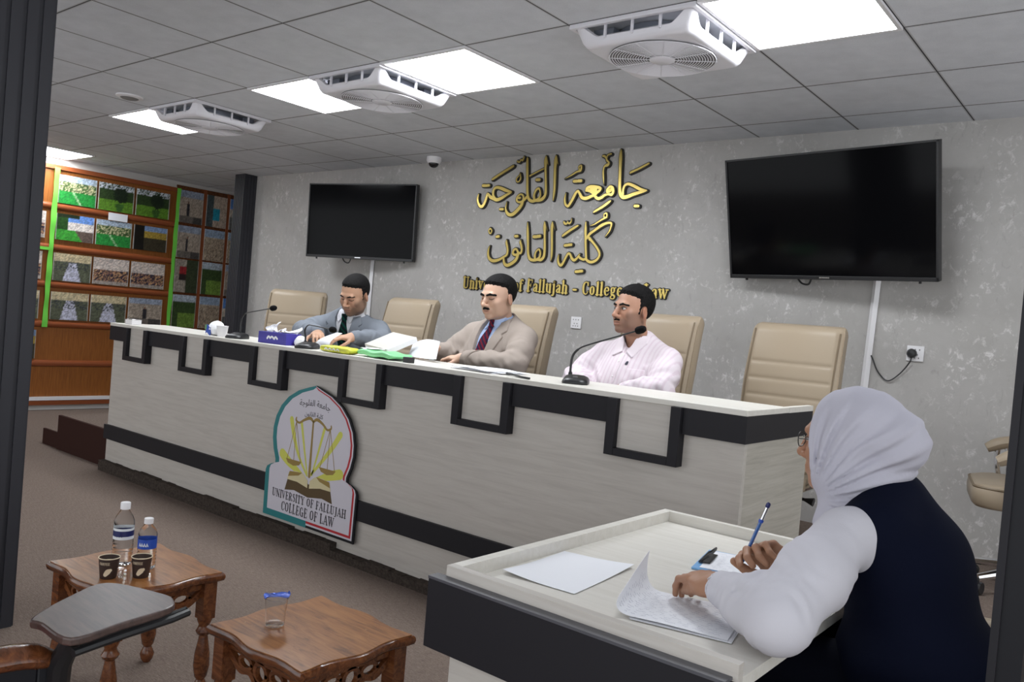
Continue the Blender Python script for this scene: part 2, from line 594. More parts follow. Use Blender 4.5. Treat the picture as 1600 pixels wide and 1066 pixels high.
# ------------------------------------------------------------------ ceiling box fans
def ceiling_fan(x0, y0, label):
    t = thing('ceiling_fan', label, 'fan', (x0 + 0.3, y0 + 0.3, H), 0, 'box fans let into the ceiling')
    st = lambda a, lo, hi: (lambda q: q * q * (3 - 2 * q))(min(1, max(0, (a - lo) / (hi - lo))))

    def shell(u, v):
        x, y = 2 * u - 1, 2 * v - 1
        s = max(abs(x), abs(y))
        p = min(abs(x), abs(y))
        z = -0.092 + 0.034 * st(s, 0.84, 1.0) + 0.056 * st(s, 0.8, 1.0) * st(p, 0.62, 0.98)
        k = 0.285 - 0.02 * st(s, 0.9, 1) * (1 - st(p, 0.7, 1.0))
        return (x * k, y * k, z)
    MB().sheet(shell, 48, 48, -0.016).build('housing', 'fan_white', t, smooth=60)
    b = MB()
    for (w, d) in ((0.585, 0.585),):
        for a in (-1, 1):
            b.box((0, a * 0.287, -0.008), (0.592, 0.018, 0.02))
            b.box((a * 0.287, 0, -0.008), (0.018, 0.556, 0.02))
    b.build('frame', 'fan_white', t)
    for a in (-1, 1):
        for k in (-0.13, 0.0, 0.13):
            MB().box((k, a * 0.268, -0.038), (0.008, 0.012, 0.06)).build('vent_slat', 'fan_white', t, smooth=0)
            MB().box((a * 0.268, k, -0.038), (0.012, 0.008, 0.06)).build('vent_slat', 'fan_white', t, smooth=0)
    b = MB().lathe([(0.19, -0.07), (0.205, -0.06), (0.205, -0.005)], n=32)
    b.box((0.17, 0.17, -0.035), (0.07, 0.09, 0.05)).box((-0.17, -0.19, -0.035), (0.1, 0.06, 0.05))
    b.build('motor_housing', 'steel_box', t)
    g = MB().lathe([(0.232, -0.094), (0.0, -0.095)], n=48, mi=1, caps=False)
    for i in range(15):
        r = 0.07 + i * 0.0114
        g.tube([(r * cos(2 * pi * k / 48), r * sin(2 * pi * k / 48), -0.098) for k in range(48)], 0.0026, 4, closed=True)
    for k in range(12):
        a = 2 * pi * k / 12
        g.tube([(0.05 * cos(a), 0.05 * sin(a), -0.100), (0.234 * cos(a), 0.234 * sin(a), -0.099)], 0.002, 4)
    g.build('grille', ['fan_white', 'grille'], t)
    h = MB().lathe([(0.0, -0.108), (0.045, -0.107), (0.056, -0.102), (0.056, -0.095)], n=24).build('hub', 'fan_white', t)
    return t


ceiling_fan(0.6, -0.6, 'white box fan in the ceiling, nearest, beside the rightmost light panel')
ceiling_fan(-1.2, -0.6, 'white box fan in the ceiling between two light panels, the middle one')
ceiling_fan(-3.0, -0.6, 'white box fan in the ceiling, farthest, near the photo wall')

t = thing('ceiling_speaker', 'small round white speaker flush in the ceiling at left', 'speaker', (-2.83, -0.82, H))
MB().lathe([(0.085, 0.0), (0.085, -0.008), (0.07, -0.014), (0.0, -0.014)][::-1], n=28).build('rim', 'white_plastic', t)
MB().lathe([(0.058, -0.0145), (0.05, -0.019), (0.0, -0.019)][::-1], n=28).build('speaker_grille', 'grille', t)
t = thing('dome_camera', 'small white dome security camera at the ceiling edge above the left screen', 'camera', (-2.09, 1.34, H))
MB().lathe([(0.06, 0), (0.062, -0.03), (0.05, -0.05), (0.0, -0.05)][::-1], n=24).build('mount', 'white_plastic', t)
MB().ell((0, 0, -0.05), (0.042, 0.042, 0.036)).build('dome', 'dome_black', t)


# ------------------------------------------------------------------ wall screens
def wall_screen(w, h, c, yaw, tilt, label):
    R = Euler((tilt, 0, yaw), 'XYZ').to_matrix()
    t = thing('wall_screen', label, 'screen', c, 0, 'black wall screens')
    t.rotation_euler = (tilt, 0, yaw)
    WM[t.name] = Matrix.Translation(c) @ Matrix.Rotation(yaw, 4, 'Z') @ Matrix.Rotation(tilt, 4, 'X')
    b = MB()
    f = 0.012
    b.span(-w / 2, w / 2, 0, 0.035, -h / 2, h / 2)
    for z0, z1 in ((-h / 2, -h / 2 + 0.022), (h / 2 - f, h / 2)):
        b.span(-w / 2, w / 2, -0.012, 0, z0, z1)
    for x0, x1 in ((-w / 2, -w / 2 + f), (w / 2 - f, w / 2)):
        b.span(x0, x1, -0.012, 0, -h / 2, h / 2)
    b.build('casing', 'black_plastic', t, smooth=0, bevel=0.002)
    MB().span(-w / 2 + f, w / 2 - f, -0.005, 0.0, -h / 2 + 0.022, h / 2 - f).build('display', 'screen_glass', t, smooth=0)
    MB().span(-0.03, 0.03, -0.0135, -0.012, -h / 2 + 0.008, -h / 2 + 0.015).build('badge', 'silver', t, smooth=0)
    y = WY - c[1]
    q = MB()
    for s in (-0.22, 0.22):
        q.box((s, 0.06, 0.05), (0.05, 0.07, 0.34))
    q.box((0, 0.075, 0.08), (0.34, 0.05, 0.22))
    q.build('bracket', 'black_plastic', t, smooth=0)
    q = MB().box((0, (y + 0.07) / 2, 0.1), (0.14, y - 0.09, 0.1))
    q.build('wall_arm', 'black_plastic', t, smooth=0)
    b = MB()
    b.tube(curve([(-0.18, 0.02, -h / 2), (-0.16, 0.03, -h / 2 - 0.03), (-0.12, 0.03, -h / 2 - 0.035), (-0.1, 0.03, -h / 2)], 6), 0.006, 6)
    for s in (-w / 2 + 0.1, w / 2 - 0.1):
        b.box((s, 0.015, -h / 2 - 0.005), (0.012, 0.01, 0.02))
    b.build('cable_loop', 'black_plastic', t)
    return t


wall_screen(1.23, 0.72, (1.1426, 1.2218, 2.0515), -0.146, 0.247, 'large black wall screen tilted forward, at the right above the empty chair')
wall_screen(1.12, 0.655, (-2.8778, 1.2868, 2.0748), 0.255, 0.0395, 'black wall screen at the left, above the man in the grey suit')


# ------------------------------------------------------------------ trunking, sockets
def trunking(p, q, label):
    o = MB().tube([p, q], 0.021, 4).build('cable_trunking', 'white_plastic', smooth=0)
    tag(o, label, 'trunking', 'white cable trunking on the back wall')


trunking((1.39, WY - 0.012, 1.85), (1.345, WY - 0.012, DAIS), 'white cable trunking running down the wall from the right screen')
trunking((-2.912, WY - 0.012, 1.86), (-2.925, WY - 0.012, DAIS), 'white cable trunking running down the wall from the left screen')


def wall_socket(x, z, label, plug=False):
    t = thing('wall_socket', label, 'socket', (x, WY, z))
    MB().box((0, -0.006, 0), (0.088, 0.012, 0.086)).build('plate', 'white_plastic', t, bevel=0.003)
    b = MB()
    for dx, dz in ((-0.022, 0.022), (0.0, 0.022), (0.022, 0.022), (-0.012, -0.006), (0.012, -0.006), (0.0, -0.024), (-0.02, -0.024), (0.02, -0.024)):
        b.box((dx, -0.0125, dz), (0.006, 0.003, 0.008))
    b.build('slots', 'grille', t, smooth=0)
    return t


wall_socket(-0.662, 1.345, 'white wall socket plate between the two men on the right')
wall_socket(1.620, 1.323, 'white wall socket with a black plug beside the empty chair')
t = thing('plug', 'black plug in the right wall socket with a drooping cable', 'plug', (1.607, WY - 0.013, 1.323))
MB().lathe([(0.024, 0), (0.026, 0.02), (0.018, 0.034), (0.0, 0.036)], rot=rotm(pi / 2), n=18).build('plug_body', 'black_plastic', t)
MB().tube(curve([(0, -0.02, -0.02), (-0.006, -0.016, -0.05), (-0.055, -0.006, -0.12), (-0.115, -0.002, -0.165), (-0.17, -0.002, -0.12), (-0.2, -0.002, -0.06), (-0.215, -0.004, -0.03)], 8), 0.004, 6).build('cable', 'black_plastic', t)

# ------------------------------------------------------------------ gilt lettering
STROKES = [(0,[(-961,2577,14),(-960,2546,35),(-961,2489,29),(-956,2411,28),(-951,2334,26),(-952,2282,23),(-954,2241,12)]),(0,[(-958,2566,17),(-938,2511,9)]),(0,[(-1054,2577,15),(-1054,2546,34),(-1051,2494,26),(-1041,2415,25),(-1031,2336,26),(-1032,2284,29),(-1055,2256,32),(-1087,2245,29),(-1120,2246,30),(-1152,2241,30),(-1184,2257,30),(-1202,2300,27),(-1214,2396,26),(-1226,2503,26),(-1232,2567,22),(-1232,2577,11)]),(0,[(-1051,2567,18),(-1030,2514,9)]),(0,[(-1131,2253,27),(-1138,2288,23),(-1122,2324,24),(-1097,2336,22),(-1081,2309,19),(-1080,2275,21),(-1101,2252,27)]),(0,[(-1203,2279,27),(-1224,2256,25),(-1240,2246,20)]),(0,[(-1237,2251,24),(-1241,2283,21),(-1269,2297,21),(-1298,2277,24),(-1302,2250,24),(-1273,2236,24),(-1243,2243,24)]),(0,[(-1283,2268,24),(-1270,2270,24)]),(0,[(-1239,2251,27),(-1253,2211,33),(-1293,2169,36),(-1338,2141,34),(-1381,2149,31),(-1406,2188,22),(-1401,2242,9)]),(0,[(-1361,2319,18),(-1415,2331,31),(-1473,2352,31),(-1516,2359,28),(-1543,2344,28),(-1547,2311,28),(-1536,2278,35),(-1506,2261,34),(-1457,2273,31),(-1411,2296,28),(-1363,2315,20)]),(0,[(-1532,2270,35),(-1573,2285,32),(-1597,2307,25),(-1608,2308,25),(-1618,2269,29),(-1642,2220,32),(-1670,2213,29),(-1695,2238,26),(-1707,2277,23),(-1700,2311,13)]),(0,[(-1662,2379,29),(-1634,2378,29)]),(0,[(-1625,2377,29),(-1597,2378,29)]),(0,[(-1569,2419,13),(-1560,2428,25),(-1465,2474,26),(-1372,2516,25),(-1361,2525,13)]),(0,[(-1462,2186,26),(-1432,2186,26)]),(0,[(-1324,2553,24),(-1307,2547,18),(-1292,2565,18),(-1277,2559,21),(-1265,2586,13)]),(0,[(-1291,2461,11),(-1281,2426,18),(-1291,2399,18),(-1314,2395,17),(-1322,2419,16),(-1296,2445,13),(-1290,2458,12)]),(0,[(-1193,2435,17),(-1130,2460,17),(-1067,2483,16)]),(0,[(-1125,2402,28),(-1097,2402,28)]),(0,[(-396,2583,14),(-395,2537,30),(-390,2450,28),(-385,2374,27),(-380,2313,29),(-372,2272,31),(-349,2248,33),(-314,2249,32),(-269,2264,31),(-213,2277,28),(-166,2286,17)]),(0,[(-163,2288,16),(-215,2299,27),(-269,2324,27),(-311,2338,26),(-339,2329,25),(-350,2301,23),(-351,2266,27)]),(0,[(-306,2413,16),(-296,2420,21),(-235,2442,21),(-170,2471,19),(-161,2477,11)]),(0,[(-246,2183,26),(-218,2182,26)]),(0,[(-514,2342,7),(-522,2390,18),(-529,2442,18),(-521,2472,20),(-498,2481,28),(-487,2496,20),(-506,2513,20),(-511,2531,17),(-502,2551,17),(-477,2558,20)]),(0,[(-510,2524,17),(-527,2544,23),(-542,2547,21)]),(0,[(-474,2275,25),(-482,2301,25),(-461,2325,23),(-439,2315,28),(-431,2289,27),(-443,2268,27),(-470,2272,22),(-500,2265,25),(-523,2251,28),(-552,2243,28),(-578,2258,27),(-590,2284,28)]),(0,[(-461,2295,33),(-455,2300,33)]),(0,[(-661,2302,23),(-653,2320,30),(-629,2330,31),(-592,2328,31),(-554,2322,28),(-535,2312,20),(-554,2294,28),(-590,2284,31),(-626,2301,31),(-655,2304,23)]),(0,[(-583,2307,40),(-615,2311,40)]),(0,[(-574,2278,28),(-616,2260,29),(-658,2248,32),(-694,2255,29),(-715,2283,26),(-734,2304,23),(-754,2284,26),(-770,2253,28),(-792,2216,28),(-812,2195,26),(-836,2212,24),(-845,2250,21),(-840,2293,9)]),(0,[(-776,2377,29),(-751,2376,29)]),(0,[(-738,2377,29),(-713,2377,29)]),(0,[(-861,2398,7),(-810,2418,16),(-761,2443,19),(-725,2453,23),(-722,2488,19),(-742,2481,17),(-737,2458,17)]),(0,[(-582,2142,11),(-568,2153,22),(-504,2185,25),(-458,2215,23),(-443,2225,11)]),(1,[(-1016,2082,12),(-1012,2047,29),(-1005,1991,25),(-998,1927,25),(-993,1862,27),(-997,1819,29),(-1021,1796,29),(-1053,1797,27),(-1096,1792,29),(-1129,1804,29),(-1148,1847,26),(-1158,1926,26),(-1170,2013,26),(-1178,2079,12)]),(1,[(-1012,2077,14),(-987,2018,7)]),(1,[(-1076,1800,25),(-1081,1831,22),(-1068,1863,20),(-1046,1874,20),(-1031,1849,20),(-1034,1819,24),(-1051,1801,24)]),(1,[(-1107,1970,30),(-1082,1970,30)]),(1,[(-1072,1972,30),(-1048,1974,30)]),(1,[(-1231,1943,14),(-1231,1925,25),(-1218,1899,23),(-1212,1873,23),(-1218,1846,25),(-1246,1844,26)]),(1,[(-1246,1850,25),(-1265,1874,22),(-1289,1867,25),(-1296,1841,26),(-1272,1829,25),(-1248,1837,25)]),(1,[(-1245,1837,30),(-1257,1797,32),(-1294,1766,32),(-1343,1747,32),(-1373,1762,28),(-1383,1795,23),(-1380,1815,15)]),(1,[(-1370,1943,14),(-1368,1920,26),(-1356,1889,23),(-1350,1858,24),(-1358,1827,25),(-1385,1812,24),(-1429,1790,27),(-1487,1779,32),(-1530,1796,29),(-1548,1833,24),(-1548,1869,20),(-1538,1898,8)]),(1,[(-1475,1970,28),(-1452,1972,28)]),(1,[(-1287,1974,28),(-1263,1974,27)]),(1,[(-1548,2037,17),(-1529,2017,16),(-1543,1994,17),(-1560,2015,16),(-1548,2037,17)]),(1,[(-942,2081,12),(-942,2047,27),(-935,1970,24),(-926,1884,23),(-923,1825,20),(-927,1788,8)]),(1,[(-939,2076,13),(-916,2025,7)]),(1,[(-840,1973,17),(-828,1983,24),(-773,2017,25),(-719,2046,23),(-705,2052,14)]),(1,[(-837,2079,18),(-827,2068,24),(-811,2065,19),(-801,2081,16)]),(1,[(-804,2073,18),(-785,2068,20),(-772,2081,16),(-769,2102,11)]),(1,[(-810,1905,27),(-786,1907,27)]),(1,[(-778,1909,27),(-752,1911,27)]),(1,[(-692,1715,28),(-668,1717,28)]),(1,[(-660,1719,28),(-637,1721,27)]),(1,[(-857,1837,9),(-861,1806,20),(-852,1774,24),(-830,1758,27),(-810,1780,26),(-791,1818,25),(-773,1844,25),(-755,1841,23),(-738,1813,26),(-715,1798,27),(-691,1814,23),(-671,1843,13)]),(1,[(-680,1828,22),(-663,1814,24),(-636,1804,24),(-615,1809,24),(-595,1794,26),(-566,1787,27),(-530,1798,26),(-505,1823,24),(-501,1851,24),(-521,1884,24),(-555,1920,23),(-596,1957,26),(-613,1972,21)]),(1,[(-641,2076,13),(-638,2030,24),(-632,1967,24),(-622,1889,23),(-610,1805,24)]),(1,[(-621,1959,26),(-594,1993,26),(-553,2019,25),(-501,2052,28),(-454,2067,23),(-425,2065,22),(-423,2044,19),(-435,2008,17),(-464,1971,10)]),(1,[(-595,1949,23),(-571,1944,9)]),(1,[(-607,2046,7),(-563,2060,16),(-517,2086,18),(-481,2103,21),(-466,2111,18),(-471,2138,16),(-490,2129,15),(-488,2109,17)])]
fn_wall = lambda a, b, d: (a, WY - d, b)


def clusters(strokes):
    """groups strokes that touch into one letter"""
    S_ = [np.array(curve([(a / 1000, z / 1000, w / 1000) for a, z, w in st], 4)) for st in strokes]
    lab = list(range(len(S_)))
    for i in range(len(S_)):
        for j in range(i):
            d = np.linalg.norm(S_[i][:, None, :2] - S_[j][None, :, :2], axis=2) - (S_[i][:, None, 2] + S_[j][None, :, 2]) / 2
            if d.min() < 0.008:
                lab = [lab[j] if q == lab[i] else q for q in lab]
    return [[i for i in range(len(S_)) if lab[i] == k] for k in sorted(set(lab))]


def lettering_line(strokes, label):
    zs = [z for st in strokes for a, z, w in st]
    t = thing('wall_lettering', label, 'lettering', (-0.8, WY, min(zs) / 1000), 0, 'gilt lettering on the back wall')
    for grp in clusters(strokes):
        bk, gd = MB(), MB()
        for i in grp:
            p = [(a / 1000, z / 1000, w / 1000) for a, z, w in strokes[i]]
            ribbon(bk, p, fn_wall, 0.0, 0.016 + 0.00015 * i, 0.0045, 0)
            ribbon(gd, p, fn_wall, 0.016, 0.022 + 0.00015 * i, -0.0035, 0)
        o = gd.build('letter', 'gold', t, smooth=0, world=True)
        q_ = bk.build('backing', 'letter_black', t, smooth=0, world=True)
        q_.parent = o


lettering_line([s for k, s in STROKES if k == 0], 'upper line of large gilt Arabic calligraphy on the grey wall')
lettering_line([s for k, s in STROKES if k == 1], 'lower line of large gilt Arabic calligraphy on the grey wall')

# a condensed serif alphabet, pen strokes in units of the capital height
T, Q_ = 0.17, 0.075
sf = lambda x, y, w=0.3: [(x - w / 2, y, 0.07), (x + w / 2, y, 0.07)]


def stem(x, y0, y1, w=T):
    return [(x, y0, w), (x, y1, w)]


XH = 0.68
GL = {
    'U': (0.74, [stem(0.16, 0.3, 1), [(0.16, 0.32, T), (0.2, 0.1, T), (0.36, 0.03, 0.09), (0.52, 0.1, Q_), (0.57, 0.3, Q_), (0.57, 1, Q_)], sf(0.16, 0.965), sf(0.57, 0.965, 0.22)]),
    'F': (0.6, [stem(0.17, 0, 1), [(0.17, 0.96, Q_), (0.55, 0.96, Q_)], [(0.55, 0.98, 0.05), (0.55, 0.76, 0.05)], [(0.17, 0.52, Q_), (0.42, 0.52, Q_)], [(0.42, 0.64, 0.05), (0.42, 0.4, 0.05)], sf(0.17, 0.035)]),
    'C': (0.66, [[(0.57, 0.72, 0.1), (0.5, 0.92, 0.08), (0.34, 0.97, 0.08), (0.18, 0.82, 0.15), (0.13, 0.5, T), (0.18, 0.18, 0.15), (0.34, 0.03, 0.08), (0.5, 0.09, 0.07), (0.58, 0.26, 0.06)], [(0.57, 0.98, 0.05), (0.57, 0.7, 0.07)]]),
    'L': (0.6, [stem(0.17, 0, 1), [(0.17, 0.035, Q_), (0.55, 0.035, Q_)], [(0.55, 0.02, 0.05), (0.55, 0.28, 0.05)], sf(0.17, 0.965)]),
    'N': (0.78, [stem(0.14, 0, 1, Q_), stem(0.62, 0, 1, Q_), [(0.15, 0.95, T), (0.61, 0.04, T)], sf(0.12, 0.965, 0.22), sf(0.62, 0.965, 0.22), sf(0.14, 0.035, 0.22)]),
    'I': (0.34, [stem(0.17, 0, 1), sf(0.17, 0.965), sf(0.17, 0.035)]),
    'V': (0.72, [[(0.12, 0.97, T), (0.38, 0.04, 0.12)], [(0.6, 0.97, Q_), (0.38, 0.04, Q_)], sf(0.13, 0.965), sf(0.6, 0.965, 0.22)]),
    'E': (0.62, [stem(0.17, 0, 1), [(0.17, 0.96, Q_), (0.54, 0.96, Q_)], [(0.54, 0.98, 0.05), (0.54, 0.76, 0.05)], [(0.17, 0.52, Q_), (0.42, 0.52, Q_)], [(0.42, 0.64, 0.05), (0.42, 0.4, 0.05)], [(0.17, 0.035, Q_), (0.56, 0.035, Q_)], [(0.56, 0.02, 0.05), (0.56, 0.26, 0.05)]]),
    'R': (0.7, [stem(0.17, 0, 1), [(0.17, 0.96, Q_), (0.36, 0.96, Q_), (0.5, 0.86, 0.13), (0.5, 0.64, 0.13), (0.36, 0.51, Q_), (0.17, 0.51, Q_)], [(0.32, 0.5, 0.12), (0.56, 0.05, T)], sf(0.17, 0.035), sf(0.6, 0.035, 0.18)]),
    'S': (0.58, [[(0.48, 0.74, 0.06), (0.42, 0.93, 0.08), (0.28, 0.97, 0.09), (0.14, 0.86, 0.14), (0.16, 0.66, 0.15), (0.32, 0.53, T), (0.46, 0.36, 0.15), (0.44, 0.12, 0.13), (0.28, 0.03, 0.08), (0.14, 0.08, 0.07), (0.09, 0.28, 0.06)]]),
    'T': (0.62, [stem(0.31, 0, 1), [(0.06, 0.96, Q_), (0.56, 0.96, Q_)], [(0.06, 0.98, 0.05), (0.06, 0.74, 0.05)], [(0.56, 0.98, 0.05), (0.56, 0.74, 0.05)], sf(0.31, 0.035)]),
    'Y': (0.7, [[(0.12, 0.97, T), (0.36, 0.46, 0.14)], [(0.6, 0.97, Q_), (0.36, 0.46, Q_)], stem(0.36, 0, 0.5), sf(0.13, 0.965), sf(0.6, 0.965, 0.22), sf(0.36, 0.035)]),
    'O': (0.74, [[(0.36, 0.97, 0.08), (0.18, 0.84, 0.14), (0.13, 0.5, T), (0.18, 0.16, 0.14), (0.36, 0.03, 0.08), (0.54, 0.16, 0.14), (0.59, 0.5, T), (0.54, 0.84, 0.14), (0.36, 0.97, 0.08)]]),
    'A': (0.74, [[(0.34, 0.98, Q_), (0.1, 0.03, Q_)], [(0.36, 0.98, 0.13), (0.6, 0.03, T)], [(0.2, 0.33, Q_), (0.52, 0.33, Q_)], sf(0.11, 0.035, 0.22), sf(0.61, 0.035, 0.24)]),
    'J': (0.46, [[(0.28, 0.97, T), (0.28, 0.1, T), (0.2, -0.14, 0.1), (0.06, -0.16, 0.12)], sf(0.28, 0.965)]),
    'H': (0.8, [stem(0.17, 0, 1), stem(0.61, 0, 1), [(0.17, 0.51, Q_), (0.61, 0.51, Q_)], sf(0.17, 0.965), sf(0.61, 0.965), sf(0.17, 0.035), sf(0.61, 0.035)]),
    'G': (0.74, [[(0.58, 0.74, 0.07), (0.5, 0.92, 0.08), (0.34, 0.97, 0.08), (0.18, 0.82, 0.15), (0.13, 0.5, T), (0.18, 0.18, 0.15), (0.36, 0.03, 0.08), (0.56, 0.1, 0.09)], stem(0.57, 0.04, 0.42), sf(0.56, 0.42, 0.26)]),
    'W': (1.0, [[(0.1, 0.97, T), (0.3, 0.04, 0.12)], [(0.48, 0.97, Q_), (0.3, 0.04, Q_)], [(0.47, 0.97, T), (0.68, 0.04, 0.12)], [(0.88, 0.97, Q_), (0.68, 0.04, Q_)], sf(0.11, 0.965), sf(0.88, 0.965, 0.22), sf(0.47, 0.965, 0.22)]),
    'n': (0.62, [stem(0.15, 0, XH), [(0.15, 0.52, Q_), (0.3, 0.66, Q_), (0.44, 0.58, 0.14), (0.46, 0.4, T), (0.46, 0, T)], sf(0.15, 0.035, 0.26), sf(0.46, 0.035, 0.26), sf(0.11, 0.65, 0.16)]),
    'i': (0.32, [stem(0.16, 0, XH), sf(0.16, 0.035, 0.28), sf(0.12, 0.65, 0.16), [(0.15, 0.87, 0.17), (0.17, 0.87, 0.17)]]),
    'v': (0.56, [[(0.11, 0.66, T), (0.29, 0.04, 0.12)], [(0.46, 0.66, Q_), (0.29, 0.04, Q_)], sf(0.12, 0.65, 0.26), sf(0.46, 0.65, 0.2)]),
    'e': (0.52, [[(0.14, 0.37, Q_), (0.43, 0.38, Q_), (0.42, 0.55, 0.13), (0.28, 0.65, 0.08), (0.15, 0.54, 0.14), (0.12, 0.34, T), (0.16, 0.13, 0.14), (0.29, 0.03, 0.08), (0.44, 0.14, 0.06)]]),
    'r': (0.46, [stem(0.15, 0, XH), [(0.15, 0.5, Q_), (0.26, 0.64, 0.09), (0.38, 0.6, 0.15)], sf(0.15, 0.035, 0.28), sf(0.11, 0.65, 0.16)]),
    's': (0.46, [[(0.38, 0.5, 0.06), (0.34, 0.62, 0.07), (0.23, 0.65, 0.08), (0.12, 0.56, 0.13), (0.16, 0.42, 0.14), (0.33, 0.29, 0.15), (0.36, 0.14, 0.14), (0.24, 0.03, 0.08), (0.12, 0.06, 0.07), (0.08, 0.2, 0.06)]]),
    't': (0.38, [[(0.17, 0.88, 0.1), (0.17, 0.6, T), (0.17, 0.14, T), (0.23, 0.04, 0.1), (0.33, 0.1, 0.06)], [(0.04, 0.64, 0.07), (0.34, 0.64, 0.07)]]),
    'y': (0.56, [[(0.11, 0.66, T), (0.3, 0.04, 0.12)], [(0.47, 0.66, Q_), (0.3, 0.04, Q_), (0.22, -0.18, Q_), (0.1, -0.22, 0.12)], sf(0.12, 0.65, 0.26), sf(0.47, 0.65, 0.2)]),
    'o': (0.56, [[(0.27, 0.65, 0.08), (0.15, 0.55, 0.13), (0.12, 0.34, T), (0.15, 0.13, 0.13), (0.27, 0.03, 0.08), (0.39, 0.13, 0.13), (0.42, 0.34, T), (0.39, 0.55, 0.13), (0.27, 0.65, 0.08)]]),
    'f': (0.38, [[(0.38, 0.88, 0.12), (0.3, 0.97, 0.08), (0.19, 0.9, 0.13), (0.16, 0.74, T), (0.16, 0, T)], [(0.03, 0.64, 0.07), (0.34, 0.64, 0.07)], sf(0.16, 0.035, 0.28)]),
    'a': (0.54, [[(0.12, 0.52, 0.12), (0.18, 0.63, 0.08), (0.3, 0.64, 0.1), (0.39, 0.52, T), (0.39, 0.1, T), (0.48, 0.04, 0.07)], [(0.39, 0.39, Q_), (0.22, 0.33, 0.1), (0.13, 0.19, 0.15), (0.2, 0.05, 0.1), (0.38, 0.14, Q_)]]),
    'l': (0.32, [stem(0.16, 0, 1), sf(0.16, 0.035, 0.28), sf(0.12, 0.965, 0.16)]),
    'u': (0.62, [[(0.15, XH, T), (0.15, 0.24, T), (0.2, 0.08, 0.14), (0.32, 0.04, Q_), (0.46, 0.16, Q_)], stem(0.46, 0, XH), sf(0.11, 0.65, 0.16), sf(0.42, 0.65, 0.16), sf(0.5, 0.035, 0.14)]),
    'j': (0.32, [[(0.18, XH, T), (0.18, -0.06, T), (0.12, -0.2, 0.1), (0.02, -0.2, 0.12)], sf(0.14, 0.65, 0.16), [(0.17, 0.87, 0.17), (0.19, 0.87, 0.17)]]),
    'h': (0.62, [stem(0.15, 0, 1), [(0.15, 0.52, Q_), (0.3, 0.66, Q_), (0.44, 0.58, 0.14), (0.46, 0.4, T), (0.46, 0, T)], sf(0.15, 0.035, 0.26), sf(0.46, 0.035, 0.26), sf(0.11, 0.965, 0.16)]),
    'g': (0.56, [[(0.26, 0.65, 0.08), (0.15, 0.57, 0.12), (0.13, 0.43, 0.14), (0.17, 0.29, 0.11), (0.27, 0.24, 0.07), (0.37, 0.3, 0.11), (0.4, 0.44, 0.14), (0.36, 0.58, 0.11), (0.26, 0.65, 0.08)], [(0.4, 0.6, 0.07), (0.52, 0.64, 0.09)], [(0.18, 0.25, 0.07), (0.13, 0.15, 0.09), (0.3, 0.08, 0.15), (0.46, -0.02, 0.13), (0.4, -0.19, 0.09), (0.22, -0.22, 0.08), (0.09, -0.13, 0.1), (0.18, 0.03, 0.07)]]),
    'w': (0.82, [[(0.11, 0.66, T), (0.26, 0.04, 0.11)], [(0.41, 0.66, Q_), (0.26, 0.04, Q_)], [(0.4, 0.66, T), (0.56, 0.04, 0.11)], [(0.73, 0.66, Q_), (0.56, 0.04, Q_)], sf(0.12, 0.65, 0.26), sf(0.73, 0.65, 0.2)]),
    '-': (0.5, [[(0.1, 0.33, 0.15), (0.38, 0.33, 0.15)]]),
    ' ': (0.34, []),
}


def serif_text(txt, x0, x1, y0, cap, grow=0.0, gap=0.045):
    """pen strokes (a, b, width) of a line of text between x0 and x1"""
    tot = sum(GL[c][0] + gap for c in txt)
    kx = (x1 - x0) / tot
    out = []
    x = x0
    for c in txt:
        adv, sts = GL[c]
        for st in sts:
            q = []
            for i, (a, b_, w) in enumerate(st):
                k = kx if abs(st[0][0] - st[-1][0]) < abs(st[0][1] - st[-1][1]) else (kx + cap) / 2
                q.append((x + a * kx, y0 + b_ * cap, max(w * (k if w > 0.09 else cap), 0.0) + grow))
            out.append(q)
        x += (adv + gap) * kx
    return out


t = thing('wall_lettering', 'gilt English lettering in a single line behind the heads of the two men', 'lettering', (-0.86, WY, 1.553), 0, 'gilt lettering on the back wall')
line = 'University of Fallujah - College of Law'
sts = serif_text(line, -1.795, 0.07, 1.553, 0.092)
n = 0
for ch in line:
    k = len(GL[ch][1])
    if k:
        bk, gd = MB(), MB()
        for i, st in enumerate(sts[n:n + k]):
            ribbon(bk, st, fn_wall, 0.0, 0.012 + 0.0001 * i, 0.0065, 0, smooth=4)
            ribbon(gd, st, fn_wall, 0.012, 0.017 + 0.0001 * i, 0.0, 0, smooth=4)
        o = gd.build('letter', 'gold', t, smooth=0, world=True)
        q_ = bk.build('backing', 'letter_black', t, smooth=0, world=True)
        q_.parent = o
    n += k

# ------------------------------------------------------------------ wooden photo wall at the left
t = thing('display_panelling', 'orange-brown wooden display panelling with moulded rails on the left wall', 'panelling', (LX, 0, 0))
b = MB().span(0.0, 0.02, -2.6, 1.44, 0.11, 2.50)
b.build('boards', 'panel_wood', t, smooth=0)
MB().span(0.0, 0.02, 1.44, 3.4, 0.11, 2.56).build('pinboard', 'varnished_wood', t, smooth=0)
for z in (2.51, 2.10, 1.68, 1.30, 0.892, 0.487):
    if z == 2.51:
        MB().span(0.0, 0.05, -2.6, 1.44, 2.475, 2.52).build('rail', 'rail_wood', t, smooth=0)
        continue
    MB().tube([(0.02, -2.6, z), (0.02, 1.43, z)], 0.034, 12, flat=1.0).build('rail', 'rail_wood', t)
MB().span(0.0, 0.05, -2.6, 1.44, 0.055, 0.10).build('plinth', 'rail_wood', t, smooth=0)
MB().span(0.0, 0.06, -2.6, 1.44, 0.105, 0.14).build('skirting', 'white_plastic', t, smooth=0)
for y in (1.79, 2.10):
    MB().span(0.02, 0.03, y - 0.018, y + 0.018, 0.5, 2.56).build('strip', 'rail_wood', t, smooth=0)
